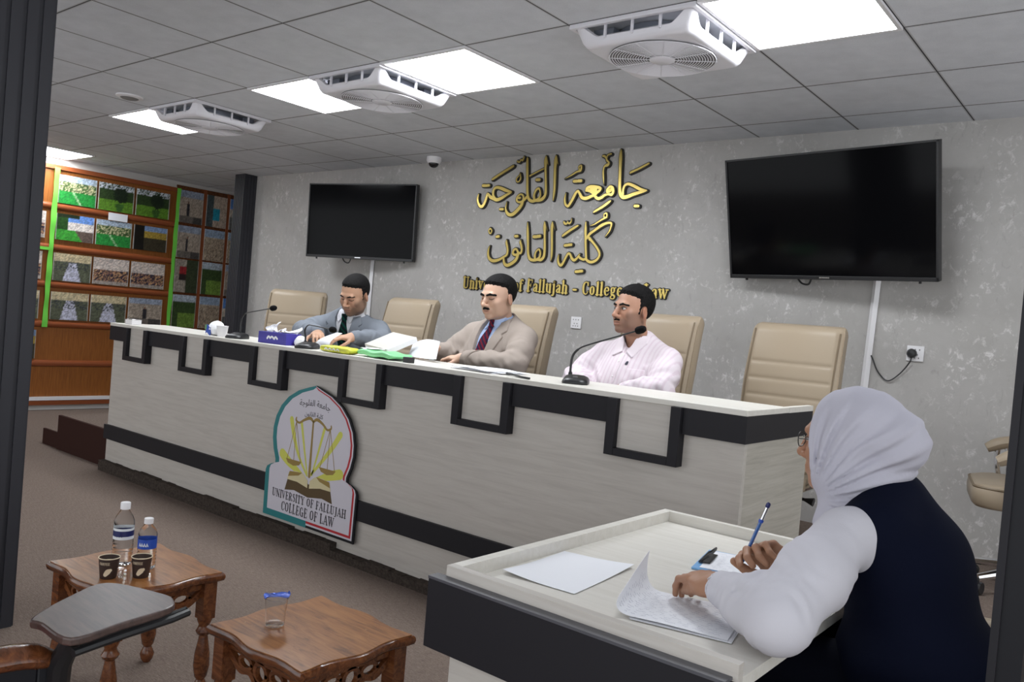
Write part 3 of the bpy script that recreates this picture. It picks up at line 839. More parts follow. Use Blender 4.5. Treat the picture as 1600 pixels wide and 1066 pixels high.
# ribbons
for (y, w, z0, z1, lab) in ((0.125, 0.055, 0.86, 2.49, 'bright green ribbon hanging on the photo wall, left of the landscape photographs'),
                            (1.44, 0.05, 0.55, 2.515, 'bright green ribbon hanging on the photo wall, between landscape and upright photographs')):
    b = MB().sheet(lambda u, v, y=y, w=w, z0=z0, z1=z1: (LX + 0.066 + 0.004 * sin(v * 40), y + (u - 0.5) * w * (1 - 0.25 * sin(v * 9) ** 2) - 0.02 * (1 - v), z0 + (z1 - z0) * v), 3, 60, 0.002)
    tag(b.build('green_ribbon', 'ribbon_green', smooth=60), lab, 'ribbon', 'green ribbons on the photo wall')
b = MB().span(LX + 0.066, LX + 0.07, -0.6, 0.1, 1.645, 1.675)
tag(b.build('green_ribbon', 'ribbon_green', smooth=0), 'short green ribbon running sideways off the left hanging ribbon', 'ribbon', 'green ribbons on the photo wall')
o = MB().span(LX + 0.056, LX + 0.06, 0.67, 0.875, 2.04, 2.12).build('note_card', 'paper', smooth=0)
tag(o, 'small white card stuck on the upper rail of the photo wall', 'card')


def scene_colour(kind, u, v, rng, seed=0):
    """colour of a printed photograph at u (across), v (up)"""
    if kind == 'lawn':
        if v > 0.78:
            c = (175, 190, 205)
        elif v > 0.46:
            c = (70, 96, 52) if rng.random() < 0.6 else (196, 190, 150)
        else:
            c = (44, 140, 62)
        if abs(u - 0.5 + (v - 0.2) * 0.5) < 0.03 and v < 0.44:
            c = (150, 190, 140)
    elif kind == 'trees':
        c = (200, 206, 214) if v > 0.8 and rng.random() < 0.6 else (48, 66, 36) if v > 0.42 else (92, 134, 44)
        if ((u - 0.45 - 0.2 * sin(seed)) / 0.2) ** 2 + ((v - 0.62) / 0.28) ** 2 < 1 + rng.uniform(-0.3, 0.3):
            c = (30, 42, 28)
        if v < 0.3 and abs(u - 0.6) < 0.25 * v + 0.06:
            c = (56, 92, 40)
    elif kind == 'house':
        c = (110, 150, 214) if v > 0.72 else (222, 214, 208)
        if u < 0.3 and v > 0.25:
            c = (40, 74, 32)
        if v < 0.4:
            c = (62, 150, 56) if u < 0.7 - v * 0.5 else (104, 88, 80)
        if v > 0.88 and u < 0.6:
            c = (36, 46, 30)
    elif kind == 'yard':
        c = (126, 150, 186) if v > 0.78 else (166, 140, 62) if v > 0.5 else (62, 56, 42)
        if u < 0.3:
            c = (26, 24, 20)
    elif kind == 'hall':
        c = (198, 184, 150) if v > 0.7 else (92, 96, 78) if abs(u - 0.5) > 0.12 + 0.2 * (0.6 - v) else (190, 190, 206)
        if 0.4 < v < 0.7 and rng.random() < 0.3:
            c = (60, 64, 70)
    elif kind == 'group':
        c = (206, 194, 186) if v > 0.55 else [(42, 42, 52), (150, 110, 90), (60, 50, 70), (190, 150, 110)][rng.randrange(4)] if v > 0.12 else (168, 156, 148)
    elif kind == 'street':
        c = (150, 160, 178) if v > 0.8 else (168, 154, 140)
        if v < 0.22:
            c = (112, 104, 98) if u < 0.6 else (74, 70, 68)
        px_ = 0.42 + 0.1 * sin(seed)
        if abs(u - px_) < (0.055 if v < 0.58 else 0.03) and 0.2 < v < 0.68:
            c = (48, 46, 52) if v < 0.58 else (120, 90, 76)
    elif kind == 'bluedoor':
        c = (74, 84, 86) if u < 0.35 else (40, 150, 176) if u < 0.66 and 0.2 < v < 0.6 else (184, 166, 150)
    elif kind == 'sky':
        c = (92, 134, 196) if v > 0.66 else (196, 186, 172) if v > 0.4 else (110, 110, 108)
    elif kind == 'garden':
        c = (176, 186, 196) if v > 0.8 else (60, 80, 44) if v > 0.45 or u < 0.25 else (112, 142, 62)
    elif kind == 'rubble':
        c = (150, 168, 190) if v > 0.76 else (176, 158, 138)
        if rng.random() < 0.3 and v < 0.7:
            c = (128, 110, 94)
    elif kind == 'red':
        c = (160, 150, 138) if u < 0.5 else (58, 66, 46)
        if 0.2 < u < 0.5 and 0.35 < v < 0.8:
            c = (150, 44, 48) if v > 0.55 else (52, 40, 40)
    else:
        c = (70, 90, 140)
    j = rng.uniform(0.8, 1.15)
    return [min(255, q * j) for q in c]


def photograph(y0, y1, z0, z1, kind, label, group, seed, x=LX + 0.032):
    rng = random.Random(seed)
    nu, nv = 34, 26
    b = MB()
    b.sheet(lambda u, v: (x, y0 + (y1 - y0) * u, z0 + (z1 - z0) * v), nu, nv, 0.004)
    me_o = b.build('photograph', 'printed_photo', smooth=0)
    me = me_o.data
    at = me.color_attributes.new('Col', 'FLOAT_COLOR', 'POINT')
    cols = []
    for vv in b.v:
        u, v = (vv[1] - y0) / (y1 - y0), (vv[2] - z0) / (z1 - z0)
        if u < 0.02 or u > 0.98:
            cols += [0.55, 0.52, 0.48, 1]
        else:
            cols += list(srgb(*scene_colour(kind, u, v, rng, seed)))
    at.data.foreach_set('color', cols)
    return tag(me_o, label, 'photo', group)


rows = [(2.14, 2.43), (1.765, 2.035), (1.345, 1.628), (0.942, 1.228)]
rown = ['top', 'second', 'third', 'bottom']
kinds = [['lawn', 'trees', 'trees'], ['house', 'lawn', 'yard'], ['hall', 'group', 'group'], ['hall', 'hall', 'street']]
desc = {'lawn': 'a green playing field', 'trees': 'trees over a lawn', 'house': 'a white building and lawn', 'yard': 'a dark yard and yellow wall', 'hall': 'a long meeting room', 'group': 'a seated group of people', 'street': 'a person walking a corridor'}
cols3 = [(0.155, 0.535), (0.556, 0.938), (0.963, 1.348)]
coln = ['left', 'middle', 'right']
for r, (z0, z1) in enumerate(rows):
    for c, (y0, y1) in enumerate(cols3):
        photograph(y0, y1, z0, z1, kinds[r][c], 'landscape photograph of %s, %s row, %s between ribbons' % (desc[kinds[r][c]], rown[r], coln[c]), 'landscape photographs on the wooden wall', 10 * r + c, LX + 0.045)
uk = [['street', 'bluedoor', 'sky'], ['street', 'rubble', 'rubble'], ['red', 'garden', 'street'], ['garden', 'rubble', 'sky']]
ud = {'street': 'a figure in a street', 'bluedoor': 'a blue door', 'sky': 'blue sky over a wall', 'rubble': 'rubble and sky', 'red': 'a red motorcycle', 'garden': 'a green garden'}
for r, (z0, z1) in enumerate([(2.14, 2.51), (1.735, 2.105), (1.335, 1.715), (0.93, 1.305)]):
    for c, (y0, y1) in enumerate([(1.475, 1.765), (1.81, 2.076), (2.116, 2.40)]):
        photograph(y0, y1, z0, z1, uk[r][c], 'upright photograph of %s, %s row, %s column beside the ribbed pilaster' % (ud[uk[r][c]], rown[r], ['first', 'second', 'third'][c]), 'upright photographs beyond the right ribbon', 100 + 10 * r + c, LX + 0.036)
lk_ = ['sky', 'group', 'group', 'hall']
for r, (z0, z1) in enumerate(rows):
    photograph(-0.34, [0.0, 0.055, 0.045, 0.045][r], z0, z1, lk_[r], 'photograph cut off by the dark pillar, %s row, left of the left ribbon' % rown[r], 'photographs left of the left ribbon', 200 + r, LX + 0.045)
photograph(-0.2, 0.04, 0.535, 0.825, 'yard', 'lowest photograph on the wooden wall, beside the dark pillar', 'photographs left of the left ribbon', 210, LX + 0.045)

# ================================================================== THE LONG DESK
DX0, DX1, DF, DT = -3.225, 1.573, -0.65, 1.064
t = thing('judges_desk', 'long pale laminate desk with anthracite battlement trim on the dais', 'desk', ((DX0 + DX1) / 2, -0.4, 0.0))
b = MB().span(DX0, DX1, DF, -0.235, DT - 0.022, DT)
b.build('ledge_top', 'laminate_top', t, bevel=0.002, world=True)
MB().span(DX0 + 0.01, DX1 - 0.012, -0.62, -0.595, 0.045, DT - 0.022).build('front_panel', 'laminate', t, world=True, smooth=0)
MB().span(DX1 - 0.037, DX1 - 0.012, -0.595, 0.04, DAIS, DT - 0.022).build('side_panel', 'laminate_side', t, world=True, smooth=0)
MB().span(DX1 - 0.025, DX1, -0.235, 0.04, DT - 0.022, DT).build('side_ledge', 'laminate_top', t, world=True, smooth=0)
MB().span(DX0 + 0.01, DX0 + 0.035, -0.595, 0.04, DAIS, DT - 0.022).build('side_panel', 'laminate_side', t, world=True, smooth=0)
MB().span(DX0 - 0.004, DX1 - 0.012, -0.64, -0.62, 0.228, 0.329).build('lower_band', 'anthracite', t, world=True, bevel=0.001)
# battlement: dark band sections with open-topped frames hanging between them
pk = [(-2.978, -2.668), (-2.235, -1.915), (-1.455, -1.132), (-0.647, -0.321), (0.168, 0.501), (1.001, 1.322)]
z0b, z1b = 0.942, DT - 0.022
xs = [DX0] + [q for p in pk for q in p] + [DX1]
for i in range(0, len(xs), 2):
    a, c = xs[i], xs[i + 1]
    MB().span(a + (0.002 if i else 0), c - (0.002 if i < 12 else 0), -0.648, -0.62, z0b, z1b).build('upper_band', 'anthracite', t, world=True, smooth=0)
MB().span(DX1 - 0.014, DX1, -0.62, 0.04, z0b, z1b).build('upper_band', 'anthracite', t, world=True, smooth=0)
for a, c in pk:
    z = 0.817
    b = MB().span(a, a + 0.042, -0.668, -0.62, z, z1b).span(c - 0.042, c, -0.668, -0.62, z, z1b)
    b.span(a + 0.042, c - 0.042, -0.668, -0.62, z, z + 0.03)
    b.build('hanging_frame', 'anthracite', t, world=True, bevel=0.0015)
    MB().span(a + 0.042, c - 0.042, -0.64, -0.62, z + 0.03, z1b).build('frame_panel', 'laminate', t, world=True, smooth=0)

# ------------------------------------------------------------------ emblem board on the desk front
EX, EZ, EY = -0.842, 0.105, -0.6405
t = thing('emblem_board', 'arched college emblem board with scales and an open book on the desk front', 'sign', (EX, EY, EZ))
fe = lambda a, b, d: (a, -d, b)
half = [(0.392, 0.0), (0.396, 0.25), (0.386, 0.272), (0.352, 0.290), (0.312, 0.302), (0.313, 0.325), (0.338, 0.38), (0.352, 0.44), (0.352, 0.50), (0.335, 0.565), (0.295, 0.63), (0.235, 0.685), (0.15, 0.73), (0.06, 0.757), (0.0, 0.772)]


def arch(s):
    """right-hand outline, drawn in towards the middle by s"""
    r = []
    for a, b in half:
        r.append((max(a - s * 1.0, 0.0), b * (1 - s * 1.15) + s * 0.62 if b else s))
    return r


def board(mb, sR, sL, d0, d1, mi):
    R_ = arch(sR)
    L_ = [(-a, b) for a, b in arch(sL)][::-1]
    mb.prism(R_ + L_[1:], fe, d0, d1, mi)


MBo = MB()
board(MBo, 0, 0, 0, 0.008, 0)
MBo.build('board', 'board_black', t, smooth=0)
b = MB()
L_ = [(-a, q) for a, q in half][::-1]
b.prism([(0.0, 0.772)] + L_[1:] + [(0.0, 0.0)], fe, 0.008, 0.0086, 0)
b.build('teal_border', 'board_teal', t, smooth=0)
for s, dd, nm, mt in ((0.014, 0.0090, 'white_line', 'board_white'), (0.024, 0.0094, 'red_line', 'board_red')):
    R_ = arch(s)
    MB().prism(R_ + [(0.0, R_[0][1])], fe, 0.008, dd, 0).build(nm, mt, t, smooth=0)
b = MB()
board(b, 0.037, 0.037, 0.008, 0.0099, 0)
b.build('white_field', 'board_white', t, smooth=0)
# pale yellow rays behind the scales
b = MB()
for p in ([(-0.19, 0.565, 0.034), (-0.155, 0.47, 0.028), (-0.1, 0.37, 0.018), (-0.02, 0.28, 0.012)], [(0.23, 0.54, 0.036), (0.17, 0.46, 0.03), (0.08, 0.36, 0.02), (0.0, 0.28, 0.012)],
          [(-0.1, 0.56, 0.02), (-0.06, 0.42, 0.015), (-0.02, 0.29, 0.01)], [(0.1, 0.56, 0.02), (0.06, 0.42, 0.015), (0.02, 0.29, 0.01)],
          [(-0.25, 0.365, 0.055), (-0.18, 0.325, 0.05), (-0.06, 0.275, 0.02)], [(0.25, 0.335, 0.055), (0.18, 0.315, 0.05), (0.06, 0.275, 0.02)]):
    ribbon(b, p, fe, 0.0099, 0.0102)
b.build('rays', 'board_yellow', t, smooth=0)
b = MB()
for p in ([(0, 0.28, 0.02), (0.0, 0.42, 0.016), (0.0, 0.58, 0.012)], [(0, 0.575, 0.012), (-0.03, 0.592, 0.018), (-0.08, 0.575, 0.014), (-0.12, 0.555, 0.012), (-0.15, 0.565, 0.012), (-0.148, 0.58, 0.008)],
          [(0, 0.575, 0.012), (0.03, 0.592, 0.018), (0.08, 0.575, 0.014), (0.12, 0.55, 0.012), (0.15, 0.56, 0.012), (0.15, 0.575, 0.008)]):
    ribbon(b, p, fe, 0.0102, 0.0108)
for sx, zp in ((-0.145, 0.345), (0.145, 0.345)):
    for e in (-0.06, 0.0, 0.06):
        ribbon(b, [(sx, 0.56, 0.004), (sx + e, zp, 0.004)], fe, 0.0102, 0.0106)
    b.prism([(sx - 0.07, zp), (sx + 0.07, zp), (sx + 0.05, zp - 0.022), (sx, zp - 0.032), (sx - 0.05, zp - 0.022)], fe, 0.0102, 0.011)
b.build('scales', 'board_gold', t, smooth=0)
b = MB()
for s in (-1, 1):
    b.prism([(0, 0.235), (s * 0.06, 0.262), (s * 0.16, 0.258), (s * 0.175, 0.262), (s * 0.205, 0.17), (s * 0.12, 0.182), (0.0, 0.165)], fe, 0.0102, 0.0112, 0)
    b.prism([(s * 0.008, 0.255), (s * 0.05, 0.285), (s * 0.12, 0.288), (s * 0.175, 0.275), (s * 0.188, 0.232), (s * 0.1, 0.232), (s * 0.008, 0.215)], fe, 0.0112, 0.0116, 1)
    b.prism([(s * 0.06, 0.288), (s * 0.17, 0.28), (s * 0.182, 0.25), (s * 0.09, 0.268)], fe, 0.0116, 0.0118, 2)
b.build('open_book', ['board_gold_dark', 'board_cream', 'board_gold'], t, smooth=0)
b = MB()
for txt, x0, x1, y0, cap in (('UNIVERSITY OF FALLUJAH', -0.315, 0.325, 0.118, 0.043), ('COLLEGE OF LAW', -0.225, 0.235, 0.052, 0.05)):
    for i, st in enumerate(serif_text(txt, x0, x1, y0, cap)):
        ribbon(b, st, fe, 0.0099, 0.0106, smooth=3)
b.build('english_text', 'board_text', t, smooth=0)


def arabic(txt, name, size, width, a, z, parent, sag):
    cu = bpy.data.curves.new(name, 'FONT')
    cu.body = txt
    cu.align_x = 'CENTER'
    cu.size = size
    cu.extrude = 0.0004
    cu.resolution_u = 3
    ob = bpy.data.objects.new(name, cu)
    COL.objects.link(ob)
    me = bpy.data.meshes.new_from_object(ob.evaluated_get(bpy.context.evaluated_depsgraph_get()))
    bpy.data.objects.remove(ob)
    co = np.empty(len(me.vertices) * 3)
    me.vertices.foreach_get('co', co)
    co = co.reshape(-1, 3)
    if len(co):
        k = width / max(1e-6, np.ptp(co[:, 0]))
        x = co[:, 0] * k
        x -= (x.max() + x.min()) / 2
        zz = co[:, 1] * k
        zz -= (zz.max() + zz.min()) / 2
        out = np.stack([x + a, -0.0103 - co[:, 2], zz + z - sag * (x / width * 2) ** 2], 1)
        me.vertices.foreach_set('co', out.ravel())
    me.materials.clear()
    me.materials.append(MATS['board_text'])
    me.update()
    return put(bpy.data.objects.new(name, me), parent)


arabic('\u0629\u062c\u0648\u0644\u0641\u0644\u0627 \u0629\u0639\u0645\u0627\u062c' if False else '\uFE94\uFE9F\uFEEE\uFEE0\uFED4\uFEDF\uFE8D \uFE94\uFECC\uFEE3\uFE8E\uFE9F', 'arabic_text', 0.09, 0.26, 0.0, 0.672, t, 0.012)
arabic('\uFEE5\uFEEE\uFEE7\uFE8E\uFED8\uFEDF\uFE8D \uFE94\uFEF4\uFEE0\uFEDB', 'arabic_text', 0.06, 0.155, 0.0, 0.612, t, 0.004)


# ================================================================== OFFICE CHAIRS
def loft(mb, rings, mi=0, cap=True):
    n = len(rings[0])
    vs = [p for r in rings for p in r]
    fs = []
    for i in range(len(rings) - 1):
        for k in range(n):
            fs.append((i * n + k, i * n + (k + 1) % n, (i + 1) * n + (k + 1) % n, (i + 1) * n + k))
    if cap:
        fs.append(tuple(range(n))[::-1])
        fs.append(tuple((len(rings) - 1) * n + k for k in range(n)))
    return mb.add(vs, fs, mi)


def rrect(w, d, r, n=6):
    """rounded rectangle, points going round"""
    pts = []
    for cx, cy, a0 in ((w / 2 - r, d / 2 - r, 0), (-w / 2 + r, d / 2 - r, pi / 2), (-w / 2 + r, -d / 2 + r, pi), (w / 2 - r, -d / 2 + r, 1.5 * pi)):
        for k in range(n + 1):
            a = a0 + pi / 2 * k / n
            pts.append((cx + r * cos(a), cy + r * sin(a)))
    return pts


def office_chair(label, group):
    t = thing('office_chair', label, 'chair', (0, 0, 0), 0, group)
    # backrest: padded slab with stitched cross seams, leaning back a little
    rings = []
    seams = (0.29, 0.375, 0.46, 0.20)
    hgt = 0.66
    nz = 88
    for i in range(nz + 1):
        h = hgt * i / nz
        e = min(1.0, (hgt - h) / 0.05) if h > hgt - 0.05 else min(1.0, 0.45 + h / 0.04 * 0.55)
        e = math.sqrt(max(0.0, 1 - (1 - e) ** 2)) if h > hgt - 0.05 else e
        w = (0.475 - 0.03 * abs(h / hgt - 0.55)) * (0.90 + 0.10 * e)
        d = 0.125 * (0.25 + 0.75 * e)
        g = sum(0.016 * math.exp(-((h - s_) / 0.0075) ** 2) for s_ in seams[:3])
        bulge = 0.012 * (1 if h > seams[2] else abs(sin((h - 0.29) / 0.085 * pi)) if 0.29 < h < 0.46 else 1)
        yb = 0.25 + 0.14 * h + 0.10 * (h / hgt - 0.4) ** 2
        ring = []
        for (a, c) in rrect(w, d, min(0.045, d / 2 - 0.002)):
            f = max(0.0, 1 - (abs(a) / (w / 2 - 0.03)) ** 6) if abs(a) < w / 2 - 0.03 else 0
            yy = c
            if c < -d / 2 + 0.03:
                yy = c + g * f - bulge * f * (1 - (2 * a / w) ** 2) + 0.012 * (1 - f)
            ring.append((a, yb + yy, 0.49 + h))
        rings.append(ring)
    loft(MB(), rings).build('backrest', 'leather', t, smooth=50)
    # piping on both sides of the backrest front
    for s in (-1, 1):
        pts = [(s * 0.213, 0.25 + 0.14 * h + 0.10 * (h / hgt - 0.4) ** 2 - 0.046, 0.49 + h) for h in np.linspace(0.02, hgt - 0.035, 14)]
        MB().tube(pts, 0.0045, 6).build('piping', 'leather_dark', t)
    rings = []
    for z, k in ((0.395, 0.93), (0.41, 0.985), (0.45, 1.0), (0.478, 0.985), (0.492, 0.95), (0.498, 0.88)):
        rings.append([(a * k, -0.03 + c * k, z + 0.012 * (1 - (c / 0.27) ** 2) * (z > 0.46)) for a, c in rrect(0.52, 0.54, 0.09)])
    loft(MB(), rings).build('seat', 'leather', t, smooth=60)
    MB().tube([(a * 0.975, -0.03 + c * 0.975, 0.485) for a, c in rrect(0.52, 0.54, 0.09)], 0.006, 6, closed=True).build('piping', 'leather_dark', t)
    for s in (-1, 1):
        pth = curve([(s * 0.302, -0.22, 0.615), (s * 0.303, -0.14, 0.652), (s * 0.303, 0.0, 0.664), (s * 0.30, 0.11, 0.65), (s * 0.285, 0.19, 0.60), (s * 0.25, 0.245, 0.54)], 5)
        rr = [0.028 + 0.010 * min(1, i / 3) for i in range(len(pth))]
        a_ = MB().tube(pth, rr, 12, flat=0.8).build('armrest', 'leather', t)
        p = MB().tube(curve([(s * 0.298, -0.17, 0.63), (s * 0.298, -0.17, 0.54), (s * 0.275, -0.14, 0.43), (s * 0.15, -0.1, 0.395)], 5), 0.013, 8)
        p.tube([(s * 0.298, -0.135, 0.64), (s * 0.284, -0.11, 0.44)], 0.011, 8)
        p.build('post', 'chrome', a_)
    b = MB().lathe([(0.03, 0.11), (0.03, 0.3), (0.045, 0.31), (0.045, 0.36)], n=16)
    b.box((0, 0.0, 0.375), (0.2, 0.26, 0.04))
    b.build('gas_lift', 'black_plastic', t)
    MB().tube([(0.04, 0.0, 0.36), (0.22, -0.02, 0.345), (0.26, -0.02, 0.34)], [0.007, 0.007, 0.02], 8).build('lever', 'black_plastic', t)
    fb = MB().lathe([(0.05, 0.075), (0.055, 0.1), (0.045, 0.125)], n=18)
    bs = fb.build('base_hub', 'chrome', t)
    for k in range(5):
        a = 2 * pi * k / 5 + 0.3
        c_, s_ = cos(a), sin(a)
        l_ = MB().tube([(0.03 * c_, 0.03 * s_, 0.105), (0.17 * c_, 0.17 * s_, 0.098), (0.3 * c_, 0.3 * s_, 0.075)], [0.026, 0.022, 0.016], 10).build('base_leg', 'chrome', t)
        cb = MB()
        R_ = rotm(pi / 2, 0, a + 0.5)
        for o_ in (-0.016, 0.016):
            cb.lathe([(0.027, -0.009), (0.03, 0.0), (0.027, 0.009)], (0.3 * c_ + o_ * -sin(a + 0.5) * -1, 0.3 * s_ + o_ * -cos(a + 0.5), 0.030), 16, 0, R_)
        cb.box((0.3 * c_, 0.3 * s_, 0.05), (0.02, 0.02, 0.04))
        cb.build('caster', 'black_plastic', l_)
    return t


CG = 'tan leather office chairs'
ch0 = office_chair('empty tan leather office chair nearest the right end of the long desk', CG)
ch0.location = (1.262, 0.33, DAIS)
ch0.rotation_euler = (0, 0, 0.02)
dup(ch0, (0.572, 0.125, DAIS), -0.05, 'tan leather office chair holding the man in the pale pink shirt', CG)
dup(ch0, (-0.36, 0.125, DAIS), -0.02, 'tan leather office chair holding the man in the beige suit', CG)
dup(ch0, (-1.545, 0.36, DAIS), 0.04, 'tan leather office chair behind the man in the grey suit', CG)
dup(ch0, (-2.60, 0.36, DAIS), 0.62, 'empty tan leather office chair at the far left of the long desk', CG)
dup(ch0, (2.33, 0.97, DAIS), -1.35, 'empty tan leather office chair against the wall at the right edge', CG)
dup(ch0, (2.505, -1.48, 0.0), -pi / 2, 'tan leather office chair under the woman in the white headscarf', CG)

# ================================================================== THE SECRETARY'S DESK
SX0, SX1, SY0, SY1, ST = 1.472, 2.175, -2.062, -1.015, 0.705
t = thing('side_desk', 'small pale laminate desk with a raised rim and anthracite band in front of the woman', 'desk', ((SX0 + SX1) / 2, (SY0 + SY1) / 2, 0))
MB().span(SX0, SX1, SY0, SY1, ST - 0.025, ST).build('top', 'laminate_top', t, world=True, smooth=0)
MB().span(SX0, SX0 + 0.028, SY0 + 0.022, SY1, ST, ST + 0.032).build('rim', 'laminate_top', t, world=True, smooth=0)
MB().span(SX0 + 0.028, SX1, SY1 - 0.022, SY1, ST, ST + 0.032).build('rim', 'laminate_top', t, world=True, smooth=0)
MB().span(SX0, SX1 + 0.004, SY0, SY0 + 0.022, ST - 0.06, ST + 0.032).build('rim', 'laminate', t, world=True, smooth=0)
MB().span(SX0 + 0.03, SX1 - 0.02, SY0 + 0.002, SY0 + 0.022, 0.02, ST - 0.06).build('front_panel', 'laminate', t, world=True, smooth=0)
MB().span(SX0 + 0.03, SX0 + 0.052, SY0 + 0.022, SY1 - 0.01, 0.02, ST - 0.025).build('side_panel', 'laminate_side', t, world=True, smooth=0)
MB().span(SX0 + 0.03, SX1 - 0.02, SY1 - 0.032, SY1 - 0.01, 0.02, ST - 0.025).build('back_panel', 'laminate', t, world=True, smooth=0)
b = MB().span(SX0 - 0.026, SX1 - 0.008, SY0 - 0.03, SY0, ST - 0.155, ST + 0.002, 0)
b.span(SX0 - 0.026, SX1 - 0.006, SY0 - 0.032, SY0, ST + 0.002, ST + 0.008, 1)
b.build('front_band', ['anthracite', 'anthracite_light'], t, world=True, smooth=0)
MB().span(SX0 - 0.026, SX0, SY0, SY1, ST - 0.155, ST - 0.01).build('side_band', 'anthracite', t, world=True, smooth=0)


# ================================================================== CARVED SIDE TABLES
def carved_table(x0, x1, y0, y1, h, label):
    cx, cy = (x0 + x1) / 2, (y0 + y1) / 2
    w, d = x1 - x0, y1 - y0
    t = thing('side_table', label, 'table', (cx, cy, 0), 0, 'carved wooden side tables')

    def outline(k):
        pts = []
        cs = [(-1, -1), (1, -1), (1, 1), (-1, 1)]
        for i in range(4):
            (ax, ay), (bx, by) = cs[i], cs[(i + 1) % 4]
            nx, ny = (0, -1) if i == 0 else (1, 0) if i == 1 else (0, 1) if i == 2 else (-1, 0)
            for j in range(20):
                u = j / 20
                s_ = -0.016 * (cos(2 * pi * u) * 0.5 + 0.5) ** 0.6 * 0 + 0.010 * sin(pi * u) ** 2 - 0.012 * sin(2 * pi * u) ** 2
                px_, py_ = ax + (bx - ax) * u, ay + (by - ay) * u
                pts.append((px_ * w / 2 * k + nx * s_, py_ * d / 2 * k + ny * s_))
        return pts
    rings = []
    for z, k in ((h - 0.032, 0.93), (h - 0.026, 0.985), (h - 0.016, 1.0), (h - 0.008, 0.995), (h - 0.003, 0.975)):
        rings.append([(a, c, z) for a, c in outline(k)])
    loft(MB(), rings).build('table_edge', 'varnished_wood', t, smooth=50)
    MB().prism(outline(0.955), lambda a, b_, q: (a, b_, q), h - 0.01, h, 0).build('table_top', 'table_top', t, smooth=0)
    # pierced apron on each side
    for ang, ln in ((0, w), (pi, w), (pi / 2, d), (-pi / 2, d)):
        off = (d if ln == w else w) / 2 - 0.035
        R = rotm(0, 0, ang)
        b = MB()
        pt = lambda a, z, q: tuple(R @ np.array((a, -off + q, z)))
        hw = ln / 2 - 0.045
        b.prism([(-hw, h - 0.03), (hw, h - 0.03), (hw, h - 0.055), (-hw, h - 0.055)], pt, 0, 0.014)
        for s in (-1, 1):
            ribbon(b, [(s * hw, h - 0.06, 0.03), (s * hw * 0.8, h - 0.075, 0.02), (s * hw * 0.55, h - 0.098, 0.018), (s * hw * 0.3, h - 0.092, 0.018), (s * hw * 0.12, h - 0.11, 0.02), (0, h - 0.118, 0.022)], pt, 0, 0.014)
            ring = [(s * hw * 0.42 + 0.028 * cos(2 * pi * k / 12), h - 0.073 + 0.017 * sin(2 * pi * k / 12), 0.010) for k in range(13)]
            ribbon(b, ring, pt, 0.001, 0.013, smooth=0)
        ring = [(0.026 * cos(2 * pi * k / 14), h - 0.08 + 0.026 * sin(2 * pi * k / 14), 0.012) for k in range(15)]
        ribbon(b, ring, pt, 0.0, 0.014, smooth=0)
        b.build('apron', 'varnished_wood', t, smooth=0)
    prof = [(0.012, 0.0), (0.02, 0.012), (0.024, 0.03), (0.017, 0.046), (0.013, 0.055), (0.02, 0.066), (0.026, 0.10), (0.024, 0.14), (0.016, 0.185), (0.014, 0.20), (0.022, 0.207), (0.026, 0.216), (0.02, 0.226), (0.017, 0.236), (0.024, 0.252), (0.024, 0.262)]
    for sx in (-1, 1):
        for sy in (-1, 1):
            c = (sx * (w / 2 - 0.04), sy * (d / 2 - 0.04), 0)
            b = MB().lathe(prof, c, 20)
            b.box((c[0], c[1], (0.258 + h - 0.03) / 2), (0.045, 0.045, h - 0.03 - 0.258))
            b.build('leg', 'varnished_wood', t, smooth=40)
    return t


TH = 0.41
carved_table(-0.05, 0.375, -2.30, -1.915, TH, 'carved wooden side table with the water bottles and paper cups on it')
carved_table(0.725, 1.145, -2.195, -1.80, TH, 'carved wooden side table with a single sealed water cup on it')

# ================================================================== TABLET ARMCHAIR IN THE FOREGROUND
A = np.array((1.098, -2.748))
ang = radians(178)
Rz = rotm(0, 0, ang)[:2, :2]
org = A - Rz @ np.array((-0.27, -0.26))
t = thing('tablet_armchair', 'dark armchair with a folding writing tablet and red upholstery at bottom left', 'armchair', (org[0], org[1], 0), ang)
for s in (-1, 1):
    pth = curve([(s * 0.27, -0.25, 0.585), (s * 0.27, -0.18, 0.605), (s * 0.27, 0.0, 0.605), (s * 0.27, 0.2, 0.59)], 5)
    a_ = MB().tube(pth, [0.026 + 0.01 * min(1, i / 3) for i in range(len(pth))], 14, flat=0.62).build('armrest', 'varnished_wood', t)
    b = MB().span(s * 0.27 - 0.02, s * 0.27 + 0.02, -0.255, -0.22, 0.0, 0.59).span(s * 0.27 - 0.02, s * 0.27 + 0.02, 0.2, 0.24, 0.0, 0.59)
    b.span(s * 0.27 - 0.018, s * 0.27 + 0.018, -0.22, 0.2, 0.545, 0.59).span(s * 0.27 - 0.018, s * 0.27 + 0.018, -0.22, 0.2, 0.2, 0.24)
    b.build('side_frame', 'board_black', t, bevel=0.003)
    MB().span(s * 0.27 - 0.024, s * 0.27 + 0.024, -0.215, 0.2, 0.24, 0.535).build('side_upholstery', 'red_fabric', t, bevel=0.008)
MB().span(-0.24, 0.24, -0.24, 0.2, 0.34, 0.46).build('seat', 'red_fabric', t, bevel=0.03, segs=4)
MB().box((0, 0.25, 0.72), (0.48, 0.09, 0.56), rotm(0.12)).build('backrest', 'red_fabric', t, bevel=0.03, segs=4)
inv = np.linalg.inv(Rz)
TZ = 0.66
import_px = curve([tuple(inv @ (np.array(p) - org)) for p in ((1.060, -2.784), (1.100, -2.782), (1.202, -2.772), (1.186, -2.67), (1.166, -2.565), (1.130, -2.531), (1.075, -2.530), (0.946, -2.586), (0.985, -2.685))], 5, closed=True)
tb = MB().prism([tuple(p) for p in import_px], lambda a, b_, q: (a, b_, q), TZ - 0.016, TZ, 0).build('writing_tablet', 'tablet_laminate', t, bevel=0.004, smooth=0)
